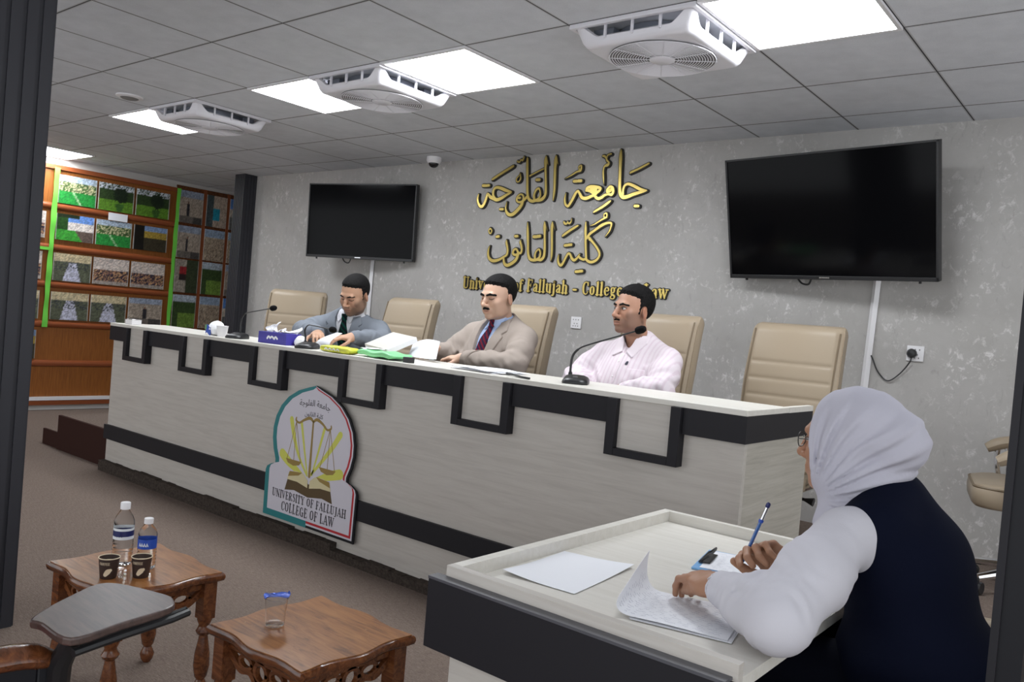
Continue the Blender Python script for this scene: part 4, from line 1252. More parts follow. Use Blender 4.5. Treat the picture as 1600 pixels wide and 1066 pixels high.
w2l = lambda x, y, z: tuple(inv @ (np.array((x, y)) - org)) + (z,)
b = MB()
b.tube([w2l(1.20, -2.765, TZ - 0.03), w2l(1.18, -2.66, TZ - 0.028), w2l(1.165, -2.555, TZ - 0.026), w2l(1.150, -2.510, TZ - 0.026), w2l(1.135, -2.505, TZ - 0.026), w2l(1.14, -2.56, TZ - 0.03), w2l(1.15, -2.66, TZ - 0.034), w2l(1.155, -2.745, TZ - 0.04)], 0.008, 8)
b.build('tablet_rail', 'black_plastic', t)
b = MB().tube([w2l(1.16, -2.75, TZ - 0.02), w2l(1.12, -2.752, 0.58), w2l(1.105, -2.75, 0.42)], [0.018, 0.022, 0.02], 10)
b.build('tablet_hinge', 'black_plastic', t)

# ================================================================== THINGS ON THE LONG DESK


def microphone(base_c, rz, neck, label, red=False):
    """neck: points relative to the base"""
    t = thing('desk_microphone', label, 'microphone', (base_c[0], base_c[1], DT), 0, 'gooseneck microphones on the long desk')
    R = rotm(0, 0, rz)
    rings = []
    for z, k in ((0.0, 0.96), (0.004, 1.0), (0.016, 0.98), (0.026, 0.86), (0.032, 0.6), (0.034, 0.3)):
        rings.append([tuple(R @ np.array((a * k, c * k, z + 0.004 * (1 if c > 0 else -1) * (z > 0.01)))) for a, c in rrect(0.115, 0.15, 0.04)])
    loft(MB(), rings).build('base', 'black_plastic', t, smooth=50)
    p = curve(neck, 8)
    n = len(p)
    rr = [0.009 if i < 5 else 0.0055 if i < n * 0.45 else 0.0035 for i in range(n)]
    MB().tube(p, rr, 10).build('gooseneck', 'black_plastic', t)
    e, d = np.array(p[-1]), np.array(p[-1]) - np.array(p[-2])
    d /= np.linalg.norm(d)
    MB().tube([e - d * 0.004, e, e + d * 0.008, e + d * 0.03, e + d * 0.042, e + d * 0.047], [0.006, 0.013, 0.0165, 0.0165, 0.012, 0.003], 14).build('foam_head', 'black_foam', t)
    MB().box(tuple(R @ np.array((0, -0.04, 0.031))), (0.02, 0.014, 0.006), R).build('button', 'grille', t, smooth=0)
    return t


microphone((-1.775, -0.55), 0.5, [(0, 0.02, 0.02), (0.0, 0.02, 0.06), (0.0, 0.02, 0.11), (0.03, 0.015, 0.15), (0.1, 0.01, 0.17), (0.33, 0.0, 0.205)], 'black gooseneck microphone at the left end, before the empty chair')
microphone((-1.045, -0.575), 0.5, [(-0.045, 0.02, 0.02), (-0.05, 0.02, 0.06), (-0.06, 0.02, 0.1), (-0.03, 0.018, 0.13), (0.03, 0.01, 0.131), (0.205, -0.01, 0.122)], 'black gooseneck microphone in front of the man in the grey suit')
microphone((0.715, -0.48), 0.5, [(-0.045, 0.02, 0.02), (-0.05, 0.025, 0.07), (-0.045, 0.028, 0.12), (-0.012, 0.03, 0.155), (0.05, 0.03, 0.18), (0.15, 0.03, 0.213), (0.262, 0.03, 0.25)], 'black gooseneck microphone in front of the man in the pale pink shirt')


def crumple(c, r, seed, name, material, n=14):
    rng = np.random.default_rng(seed)
    b = MB()
    b.ell((0, 0, 0), (1, 1, 1), 20, 14)
    v = np.array(b.v)
    k = np.ones(len(v))
    for _ in range(n):
        d = rng.normal(size=3)
        d /= np.linalg.norm(d)
        k += rng.uniform(-0.16, 0.16) * np.clip(v @ d - rng.uniform(0.1, 0.6), 0, 1) * 2
    v = v * k[:, None] * np.array(r)
    v[:, 2] = np.maximum(v[:, 2], -r[2] * 0.75)
    v += np.array(c)
    b.v = [tuple(p) for p in v]
    return b.build(name, material, smooth=0)


o = crumple((-2.03, -0.53, DT + 0.04), (0.055, 0.05, 0.052), 3, 'crumpled_bag', 'tissue')
tag(o, 'crumpled white and blue bag beside the small white cup at the left', 'bag')
bb = MB().sheet(lambda u, v: (-2.075 + 0.06 * u, -0.588 - 0.004 * sin(3 * u), DT + 0.008 + 0.05 * v + 0.01 * sin(5 * u)), 6, 4, 0.003)
bb.build('blue_print', 'label_blue', o, smooth=0)
bb = MB().sheet(lambda u, v: (-2.085 + 0.03 * u, -0.588 - 0.006 * sin(3 * u), DT + 0.035 + 0.03 * v), 6, 4, 0.003)
bb.build('green_print', 'label_green', o, smooth=0)
t = thing('paper_cup', 'small white cup standing beside the crumpled bag on the long desk', 'cup', (-1.93, -0.56, DT))
MB().lathe([(0.028, 0.0), (0.036, 0.065), (0.038, 0.068), (0.034, 0.066), (0.026, 0.01)], n=20).build('cup_wall', 'white_plastic', t)
t = thing('small_box', 'little white box on the far left corner of the long desk', 'box', (-3.05, -0.57, DT))
MB().box((0, 0, 0.017), (0.1, 0.07, 0.034)).build('box_body', 'white_plastic', t, bevel=0.002)
MB().box((0, 0, 0.036), (0.104, 0.074, 0.006)).build('lid', 'silver', t, bevel=0.002)

# tissue box
t = thing('tissue_box', 'blue cardboard tissue box with white tissues pulled out', 'tissue box', (-1.37, -0.53, DT), 0.10)
MB().box((0, 0, 0.034), (0.24, 0.115, 0.068)).build('carton', 'blue_box', t, bevel=0.002)
b = MB()
for i in range(3):
    ribbon(b, [(-0.04 + 0.03 * i, 0.03 + 0.006 * (i % 2), 0.012), (-0.03 + 0.03 * i, 0.042, 0.01), (-0.015 + 0.03 * i, 0.032, 0.011)], lambda a, c, d: (a, -0.0575 - d, c), 0, 0.0012)
b.build('printed_word', 'tissue', t, smooth=0)
b = MB()
for k in range(5):
    a0 = -0.085 + 0.04 * k
    b.sheet(lambda u, v, k=k, a0=a0: (a0 + 0.055 * u + 0.01 * sin(6 * v + k), -0.02 + 0.035 * sin(3.5 * u + k) * (0.3 + v) + 0.01 * k - 0.01, 0.064 + (0.05 + 0.02 * sin(k * 2.1)) * v * (0.6 + 0.4 * sin(2.5 * u + k))), 8, 6, 0.0015)
b.build('tissues', 'tissue', t, smooth=60)

tag(crumple((-1.205, -0.505, DT + 0.028), (0.038, 0.034, 0.037), 8, 'used_tissue', 'tissue', 22), 'crumpled white tissue beside the blue tissue box', 'tissue')


def paper_sheet(fn, label, nu=12, nv=12, group=None, th=0.0006, ink=0, seed=1, margin=0.1):
    o = MB().sheet(fn, nu, nv, th).build('paper_sheet', 'paper', smooth=60)
    tag(o, label, 'paper', group)
    if ink:
        rng = random.Random(seed)
        b = MB()
        f3 = lambda u, v: np.array(fn(u, v)) 
        for r in range(ink):
            v = margin + (1 - 2 * margin) * r / max(1, ink - 1)
            u = margin * 0.8 + rng.uniform(0, 0.06)
            while u < 1 - margin * 0.8:
                ln = rng.uniform(0.03, 0.09)
                n = int(ln / 0.012) + 2
                prev = None
                pts = []
                for k in range(n):
                    pts.append((u + ln * k / n, v + rng.uniform(-0.011, 0.011)))
                for (a, c), (a2, c2) in zip(pts[:-1], pts[1:]):
                    p, q = f3(a, c), f3(a2, c2)
                    d = q - p
                    du, dv = f3(a + 0.01, c) - p, f3(a, c + 0.01) - p
                    nn = np.cross(du, dv)
                    nn /= np.linalg.norm(nn)
                    if nn[2] < 0:
                        nn = -nn
                    sd = np.cross(nn, d)
                    sd = sd / (np.linalg.norm(sd) + 1e-9) * 0.0003
                    up = nn * 0.0004
                    b.add([p - sd + up, q - sd + up, q + sd + up, p + sd + up], [(0, 1, 2, 3)])
                u += ln + rng.uniform(0.02, 0.05)
        b.build('handwriting', 'ink', o, smooth=0)
    return o


def bil(a, b, c, d):
    """bilinear patch: corners at (0,0) (1,0) (1,1) (0,1)"""
    a, b, c, d = (np.array(p, float) for p in (a, b, c, d))
    return lambda u, v: a * (1 - u) * (1 - v) + b * u * (1 - v) + c * u * v + d * (1 - u) * v


f0 = bil((-1.16, -0.44, DT + 0.012), (-0.94, -0.50, DT + 0.004), (-0.97, -0.42, DT + 0.10), (-1.04, -0.40, DT + 0.10))
paper_sheet(lambda u, v: f0(u, v) + np.array((0.03 * v * v, -0.03 * sin(pi * v), 0.0)), 'white sheet lifted by the man in the grey suit')
f1 = bil((-0.53, -0.29, DT + 0.012), (-0.23, -0.38, DT + 0.004), (-0.29, -0.30, DT + 0.095), (-0.59, -0.20, DT + 0.08))
paper_sheet(lambda u, v: f1(u, v) + np.array((0, 0, 0.02 * sin(pi * u) * v + 0.015 * u * u)), 'white sheet held up in front of the man in the beige suit')

t = thing('file_box', 'pale grey slanting file folder lying between the two suited men', 'folder', (-0.66, -0.31, DT + 0.035))
R = rotm(0.42, 0.05, -0.25)
MB().box((0, 0, 0.045), (0.26, 0.19, 0.012), R).build('cover', 'pale_box', t, bevel=0.002)
MB().box(tuple(np.array((0, 0, 0.033))), (0.252, 0.184, 0.012), R).build('pages', 'paper', t, smooth=0)
MB().box(tuple(R @ np.array((0.136, 0, 0)) + np.array((0, 0, 0.038))), (0.012, 0.19, 0.03), R).build('spine', 'white_plastic', t, bevel=0.002)

t = thing('tissue_pack', 'yellow plastic pocket pack lying before the grey suited man', 'packet', (-0.755, -0.585, DT), -0.06)
rings = []
for x_ in np.linspace(-0.135, 0.135, 19):
    k = (1 - abs(x_ / 0.135) ** 8) ** 0.5
    rings.append([(x_, a * (0.6 + 0.4 * k), 0.019 + c * (0.15 + 0.85 * k) + 0.001 * sin(60 * x_ + 5 * a)) for a, c in rrect(0.09, 0.034, 0.014)])
loft(MB(), rings).build('wrapper', 'yellow_pack', t, smooth=60)
b = MB()
for i in range(4):
    ribbon(b, [(-0.07 + 0.035 * i, 0.014, 0.006), (-0.06 + 0.035 * i, 0.022, 0.007), (-0.045 + 0.035 * i, 0.014, 0.006)], lambda a, c, d: (a, -0.0455 - d, c), 0, 0.001)
b.build('printed_word', 'tissue', t, smooth=0)
t = thing('green_packet', 'pale green plastic packet lying beside the yellow pack', 'packet', (-0.455, -0.535, DT + 0.004), -0.16)
rings = []
for x_ in np.linspace(-0.17, 0.17, 25):
    k = (1 - abs(x_ / 0.17) ** 6) ** 0.5
    rings.append([(x_, a * (0.75 + 0.25 * k), 0.017 + c * (0.12 + 0.88 * k) + 0.004 * sin(35 * x_ + 20 * a) * k) for a, c in rrect(0.15, 0.03, 0.012, 4)])
loft(MB(), rings).build('wrapper', 'green_pack', t, smooth=60)
MB().sheet(lambda u, v: (-0.16 + 0.09 * u, -0.05 + 0.1 * v, 0.0365 + 0.004 * sin(9 * u)), 8, 6, 0.001).build('white_print', 'tissue', t, smooth=60)
t = thing('cable_connector', 'small black cable connector at the front edge beside the green packet', 'connector', (-0.205, -0.60, DT))
MB().box((0, 0, 0.014), (0.05, 0.035, 0.028)).build('connector_body', 'black_plastic', t, bevel=0.003)
MB().tube(curve([(-0.02, 0, 0.012), (-0.08, 0.01, 0.006), (-0.13, -0.01, 0.005)], 6), 0.005, 8).build('cable', 'black_plastic', t)
for i, (dx, dy, rz, lab) in enumerate(((0, 0, -0.1, 'lowest'), (0.012, 0.01, 0.03, 'middle'), (-0.01, 0.004, -0.25, 'topmost'))):
    cr, sr = cos(rz), sin(rz)
    base_ = np.array((0.20 + dx, -0.47 + dy, DT + 0.0022 + 0.004 * i))
    paper_sheet(lambda u, v, cr=cr, sr=sr, base_=base_: base_ + np.array(((u - 0.5) * 0.297 * cr - (v - 0.5) * 0.21 * sr, (u - 0.5) * 0.297 * sr + (v - 0.5) * 0.21 * cr, 0.004 * sin(3 * u) ** 2)),
                '%s of the flat papers lying before the man in the beige suit' % lab, 8, 6, 'papers lying flat on the long desk', 0.0015)
tag(MB().tube(curve([(0.30, -0.44, DT + 0.006), (0.36, -0.52, DT + 0.006), (0.43, -0.56, DT + 0.008), (0.50, -0.60, DT + 0.006), (0.56, -0.61, DT + 0.005)], 8), 0.005, 8).build('microphone_cable', 'black_plastic'), 'short black cable lying near the rightmost microphone', 'cable')

# ================================================================== THINGS ON THE SECRETARY'S DESK
f2 = bil((1.526, -1.922, ST + 0.0015), (1.724, -1.908, ST + 0.0015), (1.700, -1.602, ST + 0.0015), (1.506, -1.636, ST + 0.0015))
paper_sheet(lambda u, v: f2(u, v) + np.array((0, 0, 0.014 * (max(0, u + v - 1.3) ** 2 + max(0, 0.7 - u - v) ** 2 * 1.2) + 0.001)), 'blank white sheet lying on the small desk, nearest the far corner', 14, 14)
f3_ = bil((1.800, -1.960, ST + 0.004), (2.085, -1.895, ST + 0.004), (2.040, -1.690, ST + 0.004), (1.752, -1.750, ST + 0.004))


def curl(u, v):
    p = f3_(u, v)
    k = max(0.0, 0.33 - u)
    return p + np.array((0.35 * k * k * 1.6, 0.1 * k * k, 0.62 * k * k * (0.55 + 0.75 * v) + 0.001 + 0.003 * sin(3 * u + 2 * v) ** 2))


paper_sheet(curl, 'handwritten sheet with a curled end at the front edge of the small desk', 22, 12, None, 0.0006, 17, 5, 0.08)
for i in range(2):
    paper_sheet(lambda u, v, i=i: f3_(0.30 + 0.72 * u, v) + np.array((0.004 * i, -0.004 * i, -0.0008 - 0.0005 * i)), ['plain sheet directly under the curled handwritten sheet', 'lowest sheet under the curled handwritten sheet'][i], 4, 4)
ca, cb_, cl = np.array((1.800, -1.480)), np.array((1.752, -1.272)), np.array((0.30, 0.062))
t = thing('clipboard', 'pale blue clipboard with a black metal clip under the writing hand', 'clipboard', (1.93, -1.34, ST))
fc = bil((*ca, ST + 0.004), (*(ca + cl), ST + 0.004), (*(cb_ + cl), ST + 0.004), (*cb_, ST + 0.004))
b = MB()
P = [fc(0, 0), fc(1, 0), fc(1, 1), fc(0, 1)]
b.prism([(p[0], p[1]) for p in P], lambda a, c, d: (a, c, d), ST + 0.0005, ST + 0.006)
b.build('board', 'clip_board', t, world=True, bevel=0.001)
cd = (cb_ - ca) / np.linalg.norm(cb_ - ca)
mid = (ca + cb_) / 2
b = MB()
ce = cl / np.linalg.norm(cl)
w3 = lambda s_, r_, z: (mid[0] + cd[0] * s_ + ce[0] * r_, mid[1] + cd[1] * s_ + ce[1] * r_, ST + z)
b.tube([w3(-0.055, 0.012, 0.012), w3(0.055, 0.012, 0.012)], 0.004, 8)
b.tube([w3(-0.05, 0.012, 0.012), w3(-0.05, 0.03, 0.028), w3(-0.02, 0.034, 0.03), w3(0.02, 0.034, 0.03), w3(0.05, 0.03, 0.028), w3(0.05, 0.012, 0.012)], 0.003, 6)
b.prism([(-0.055, 0.006), (0.055, 0.006), (0.05, 0.036), (-0.05, 0.036)], lambda a, c, d: w3(a, c, d), 0.0082, 0.0105)
b.build('clip', 'black_plastic', t, world=True)
fp = lambda u, v: fc(0.06 + 0.92 * u, 0.05 + 0.9 * v) + np.array((0, 0, 0.0032 + 0.001 * sin(3 * u)))
o = paper_sheet(fp, 'handwritten sheet held on the pale blue clipboard', 10, 8, None, 0.0006, 13, 9, 0.1)

# ================================================================== THINGS ON THE SIDE TABLES


def bottle(c, h, r, label, bands):
    t = thing('water_bottle', label, 'bottle', (c[0], c[1], TH), 0, 'plastic water bottles on the side table')
    k = h / 0.205
    pr = [(0.0, 0.004), (r * 0.6, 0.001), (r * 0.92, 0.004), (r, 0.012 * k)]
    z = 0.016 * k
    while z < 0.075 * k:
        pr += [(r, z), (r * 0.955, z + 0.004 * k), (r, z + 0.008 * k)]
        z += 0.013 * k
    pr += [(r * 0.97, 0.085 * k), (r * 0.97, 0.125 * k), (r, 0.13 * k), (r * 0.98, 0.142 * k), (r * 0.82, 0.16 * k), (r * 0.55, 0.174 * k), (r * 0.42, 0.181 * k), (r * 0.42, 0.19 * k)]
    MB().lathe(pr, n=32).build('bottle_wall', 'clear_plastic', t, smooth=60)
    MB().lathe([(r * 0.46, 0.183 * k), (r * 0.48, 0.1835 * k), (r * 0.48, 0.203 * k), (r * 0.44, 0.205 * k)], n=24).build('cap', 'white_plastic', t)
    lb = MB()
    for z0, z1, m_ in bands:
        lb.lathe([(r * 0.985, z0 * k), (r * 0.985, z1 * k)], n=32, mi=m_, caps=False)
    lb.build('paper_label', ['label_white', 'label_navy', 'label_blue', 'label_green'], t)
    b = MB()
    fnl = lambda a, z_, d: ((r * 0.985 + d) * sin(a / r + 0.65), -(r * 0.985 + d) * cos(a / r + 0.65), z_)
    for i in range(4):
        ribbon(b, [(-0.014 + 0.008 * i, 0.098 * k, 0.003), (-0.012 + 0.008 * i, 0.110 * k, 0.003), (-0.009 + 0.008 * i, 0.099 * k, 0.003)], fnl, 0, 0.0006, smooth=0)
    b.build('label_lettering', 'label_white' if bands[0][2] != 0 else 'label_navy', t, smooth=0)
    return t


bottle((0.115, -2.135), 0.205, 0.032, 'taller clear water bottle with a white and navy label', [(0.088, 0.098, 0), (0.098, 0.116, 1), (0.116, 0.124, 0)])
bottle((0.195, -2.095), 0.165, 0.0295, 'shorter clear water bottle with a bright blue label', [(0.086, 0.124, 2)])


def coffee_cup(c, label):
    t = thing('coffee_cup', label, 'cup', (c[0], c[1], TH), 0, 'brown paper coffee cups on the side table')
    MB().lathe([(0.0, 0.004), (0.021, 0.004), (0.022, 0.0), (0.0235, 0.002), (0.0305, 0.064), (0.0285, 0.064), (0.0225, 0.01), (0.0, 0.008)], n=28, caps=False).build('cup_wall', 'cup_brown', t)
    MB().tube([(0.0305 * cos(2 * pi * k / 28), 0.0305 * sin(2 * pi * k / 28), 0.0645) for k in range(28)], 0.0016, 6, closed=True).build('rim', 'cup_cream', t)
    MB().lathe([(0.0, 0.05), (0.0278, 0.05)], n=28, caps=False).build('drink', 'cup_cream', t)
    b = MB()
    fnc = lambda a, z_, d: ((0.0238 + 0.0066 * (z_ - 0.002) / 0.062 + 0.0006 + d) * sin(a / 0.027 + 0.7), -(0.0238 + 0.0066 * (z_ - 0.002) / 0.062 + 0.0006 + d) * cos(a / 0.027 + 0.7), z_)
    for i, st in enumerate(serif_text('COFFEE', -0.016, 0.014, 0.046, 0.008)):
        ribbon(b, st, fnc, 0, 0.0004, smooth=2)
    ribbon(b, [(0.002, 0.016, 0.012), (0.01, 0.026, 0.016), (0.016, 0.03, 0.01)], fnc, 0, 0.0004)
    b.build('print', 'cup_cream', t, smooth=0)
    return t


coffee_cup((0.215, -2.225), 'brown paper coffee cup nearest the writing tablet, before the taller bottle')
coffee_cup((0.262, -2.145), 'brown paper coffee cup in front of the shorter bottle')

t = thing('water_cup', 'clear sealed water cup with a blue foil lid peeled up', 'cup', (0.848, -2.06, TH))
MB().lathe([(0.0, 0.002), (0.024, 0.002), (0.0255, 0.006), (0.028, 0.04), (0.031, 0.076), (0.034, 0.078), (0.034, 0.080), (0.030, 0.079), (0.0265, 0.04), (0.024, 0.008), (0.0, 0.006)], n=28, caps=False).build('cup_wall', 'clear_plastic', t)
MB().sheet(lambda u, v: (0.036 * (2 * u - 1) * math.sqrt(max(0.02, 1 - (2 * v - 1) ** 2)), 0.036 * (2 * v - 1), 0.082 + 0.012 * max(0, u - 0.4) + 0.004 * sin(7 * v)), 12, 12, 0.0006).build('foil_lid', 'foil_blue', t, smooth=60)

# ================================================================== PEOPLE
# bodies and clothes are smooth unions of rounded volumes, meshed as one continuous surface


def axis(*segs):
    out = []
    for lo, hi, st in segs:
        n = max(1, int(round((hi - lo) / st)))
        out += list(np.linspace(lo, hi, n, endpoint=False))
    out.append(segs[-1][1])
    return np.array(out, np.float32)


def unit(v):
    v = np.array(v, float)
    return v / (np.linalg.norm(v) + 1e-12)


class Vol:
    def __init__(s, ax, D=None):
        s.ax = ax
        s.D = np.full([len(a) for a in ax], 0.4, np.float32) if D is None else D
        s.R, s.t = np.eye(3), np.zeros(3)

    def copy(s):
        v = Vol(s.ax, s.D.copy())
        v.R, v.t = s.R, s.t
        return v

    def frame(s, R=None, t=(0, 0, 0)):
        s.R = np.eye(3) if R is None else np.array(R)
        s.t = np.array(t, float)
        return s

    def win(s, lo, hi):
        sl = []
        for a, l, h in zip(s.ax, lo, hi):
            sl.append(slice(max(0, int(np.searchsorted(a, l)) - 2), min(len(a), int(np.searchsorted(a, h)) + 3)))
        sl = tuple(sl)
        X = s.ax[0][sl[0]][:, None, None]
        Y = s.ax[1][sl[1]][None, :, None]
        Z = s.ax[2][sl[2]][None, None, :]
        return sl, X, Y, Z

    def put(s, fn, lo, hi, k, op):
        m = max(k, 0.012) + 0.02
        sl, X, Y, Z = s.win(np.array(lo) - m, np.array(hi) + m)
        D = s.D[sl]
        if D.size == 0:
            return s
        d = fn(X, Y, Z)
        if op == 's':
            d = -d
            if k > 0:
                h = np.maximum(k - np.abs(D - d), 0) / k
                s.D[sl] = np.maximum(D, d) + h * h * k * 0.25
            else:
                s.D[sl] = np.maximum(D, d)
        else:
            if k > 0:
                h = np.maximum(k - np.abs(D - d), 0) / k
                s.D[sl] = np.minimum(D, d) - h * h * k * 0.25
            else:
                s.D[sl] = np.minimum(D, d)
        return s

    def ell(s, c, r, k=0.02, op='u', rot=None):
        c = s.R @ np.array(c, float) + s.t
        M = s.R if rot is None else s.R @ np.array(rot)
        r = np.array(r, float)
        ext = np.sqrt(((M * r) ** 2).sum(1))

        def fn(X, Y, Z):
            x, y, z = X - c[0], Y - c[1], Z - c[2]
            q = [(M[0, i] * x + M[1, i] * y + M[2, i] * z) / r[i] for i in range(3)]
            k0 = np.sqrt(q[0] ** 2 + q[1] ** 2 + q[2] ** 2)
            k1 = np.sqrt((q[0] / r[0]) ** 2 + (q[1] / r[1]) ** 2 + (q[2] / r[2]) ** 2) + 1e-6
            return k0 * (k0 - 1) / k1
        return s.put(fn, c - ext, c + ext, k, op)

    def cap(s, a, b, ra, rb=None, k=0.02, op='u'):
        rb = ra if rb is None else rb
        a, b = s.R @ np.array(a, float) + s.t, s.R @ np.array(b, float) + s.t
        ab = b - a
        L = float(ab @ ab) + 1e-9

        def fn(X, Y, Z):
            x, y, z = X - a[0], Y - a[1], Z - a[2]
            t = np.clip((x * ab[0] + y * ab[1] + z * ab[2]) / L, 0, 1)
            return np.sqrt((x - t * ab[0]) ** 2 + (y - t * ab[1]) ** 2 + (z - t * ab[2]) ** 2) - (ra + (rb - ra) * t)
        m = max(ra, rb)
        return s.put(fn, np.minimum(a, b) - m, np.maximum(a, b) + m, k, op)

    def chain(s, pts, k=0.02, op='u'):
        for (a, ra), (b, rb) in zip(pts[:-1], pts[1:]):
            s.cap(a, b, ra, rb, k, op)
        return s

    def full(s):
        return s.ax[0][:, None, None], s.ax[1][None, :, None], s.ax[2][None, None, :]

    def local(s):
        """coordinate arrays in the current frame"""
        X, Y, Z = s.full()
        x, y, z = X - s.t[0], Y - s.t[1], Z - s.t[2]
        return [s.R[0, i] * x + s.R[1, i] * y + s.R[2, i] * z for i in range(3)]

    def mesh(s, smooth=1, D=None):
        D = s.D if D is None else D
        S = D < 0
        n = D.shape
        cnt = np.zeros([q - 1 for q in n], np.uint8)
        for dx in (0, 1):
            for dy in (0, 1):
                for dz in (0, 1):
                    cnt += S[dx:n[0] - 1 + dx, dy:n[1] - 1 + dy, dz:n[2] - 1 + dz]
        cells = np.argwhere((cnt > 0) & (cnt < 8))
        if len(cells) == 0:
            return np.zeros((0, 3)), np.zeros((0, 4), int)
        I, J, K = cells.T
        acc = np.zeros((len(cells), 3), np.float32)
        num = np.zeros(len(cells), np.float32)
        for ax_ in range(3):
            o1, o2 = [q for q in range(3) if q != ax_]
            for a in (0, 1):
                for b in (0, 1):
                    p = [0, 0, 0]
                    p[o1], p[o2] = a, b
                    q = list(p)
                    q[ax_] = 1
                    d1 = D[I + p[0], J + p[1], K + p[2]]
                    d2 = D[I + q[0], J + q[1], K + q[2]]
                    cr = (d1 < 0) != (d2 < 0)
                    t = np.where(cr, d1 / np.where(cr, d1 - d2, 1), 0)
                    f = np.zeros((len(cells), 3), np.float32)
                    f[:, o1], f[:, o2], f[:, ax_] = a, b, t
                    acc += f * cr[:, None]
                    num += cr
        fr = acc / num[:, None]
        V = np.stack([s.ax[d][cells[:, d]] + fr[:, d] * (s.ax[d][cells[:, d] + 1] - s.ax[d][cells[:, d]]) for d in range(3)], 1)
        vid = np.full(cnt.shape, -1, np.int32)
        vid[I, J, K] = np.arange(len(cells))
        quads = []
        for ax_ in range(3):
            o1, o2 = (ax_ + 1) % 3, (ax_ + 2) % 3
            sa = [slice(None)] * 3
            sb = [slice(None)] * 3
            sa[ax_], sb[ax_] = slice(0, n[ax_] - 1), slice(1, n[ax_])
            A_, B_ = S[tuple(sa)], S[tuple(sb)]
            E = np.argwhere(A_ != B_)
            ok = (E[:, o1] >= 1) & (E[:, o2] >= 1) & (E[:, o1] < n[o1] - 1) & (E[:, o2] < n[o2] - 1)
            E = E[ok]
            inside = A_[tuple(E.T)]
            vs = []
            for d1, d2 in ((1, 1), (0, 1), (0, 0), (1, 0)):
                Q = E.copy()
                Q[:, o1] -= d1
                Q[:, o2] -= d2
                vs.append(vid[tuple(Q.T)])
            q = np.stack(vs, 1)
            q[~inside] = q[~inside][:, ::-1]
            quads.append(q)
        F = np.vstack(quads)
        for _ in range(smooth):
            for lam in (0.5, -0.33):
                sm = np.zeros_like(V)
                w = np.zeros(len(V), np.float32)
                for a, b in ((0, 1), (1, 2), (2, 3), (3, 0)):
                    for c in range(3):
                        sm[:, c] += np.bincount(F[:, a], V[F[:, b], c], len(V)) + np.bincount(F[:, b], V[F[:, a], c], len(V))
                    w += np.bincount(F[:, a], minlength=len(V)) + np.bincount(F[:, b], minlength=len(V))
                V = V + lam * (sm / w[:, None] - V)
        return V, F


def poly_sdf(P, X, Y):
    """signed distance to a polygon (negative inside), on broadcast arrays"""
    P = np.array(P, float)
    d = None
    inside = np.zeros(np.broadcast(X, Y).shape, bool)
    for i in range(len(P)):
        a, b = P[i], P[(i + 1) % len(P)]
        e = b - a
        wx, wy = X - a[0], Y - a[1]
        t = np.clip((wx * e[0] + wy * e[1]) / (e @ e + 1e-12), 0, 1)
        q = (wx - e[0] * t) ** 2 + (wy - e[1] * t) ** 2
        d = q if d is None else np.minimum(d, q)
        c = ((a[1] <= Y) & (b[1] > Y)) | ((b[1] <= Y) & (a[1] > Y))
        with np.errstate(divide='ignore', invalid='ignore'):
            xi = a[0] + (Y - a[1]) / (b[1] - a[1] + 1e-12) * e[0]
        inside ^= c & (X < xi)
    d = np.sqrt(d)
    return np.where(inside, -d, d)


def mesh_part(name, V, F, material, parent=None, colour=None):
    me = bpy.data.meshes.new(name)
    me.vertices.add(len(V))
    me.vertices.foreach_set('co', np.ascontiguousarray(V, np.float32).ravel())
    me.loops.add(len(F) * 4)
    me.loops.foreach_set('vertex_index', np.ascontiguousarray(F, np.int32).ravel())
    me.polygons.add(len(F))
    me.polygons.foreach_set('loop_start', np.arange(0, len(F) * 4, 4, dtype=np.int32))
    me.polygons.foreach_set('use_smooth', np.ones(len(F), bool))
    me.materials.append(MATS[material])
    me.update(calc_edges=True)
    me.validate()
    if colour is not None:
        at = me.color_attributes.new('Col', 'FLOAT_COLOR', 'POINT')
        c = colour(V) if callable(colour) else np.tile(np.array(colour, np.float32), (len(V), 1))
        at.data.foreach_set('color', np.ascontiguousarray(c, np.float32).ravel())
    return put(bpy.data.objects.new(name, me), parent)


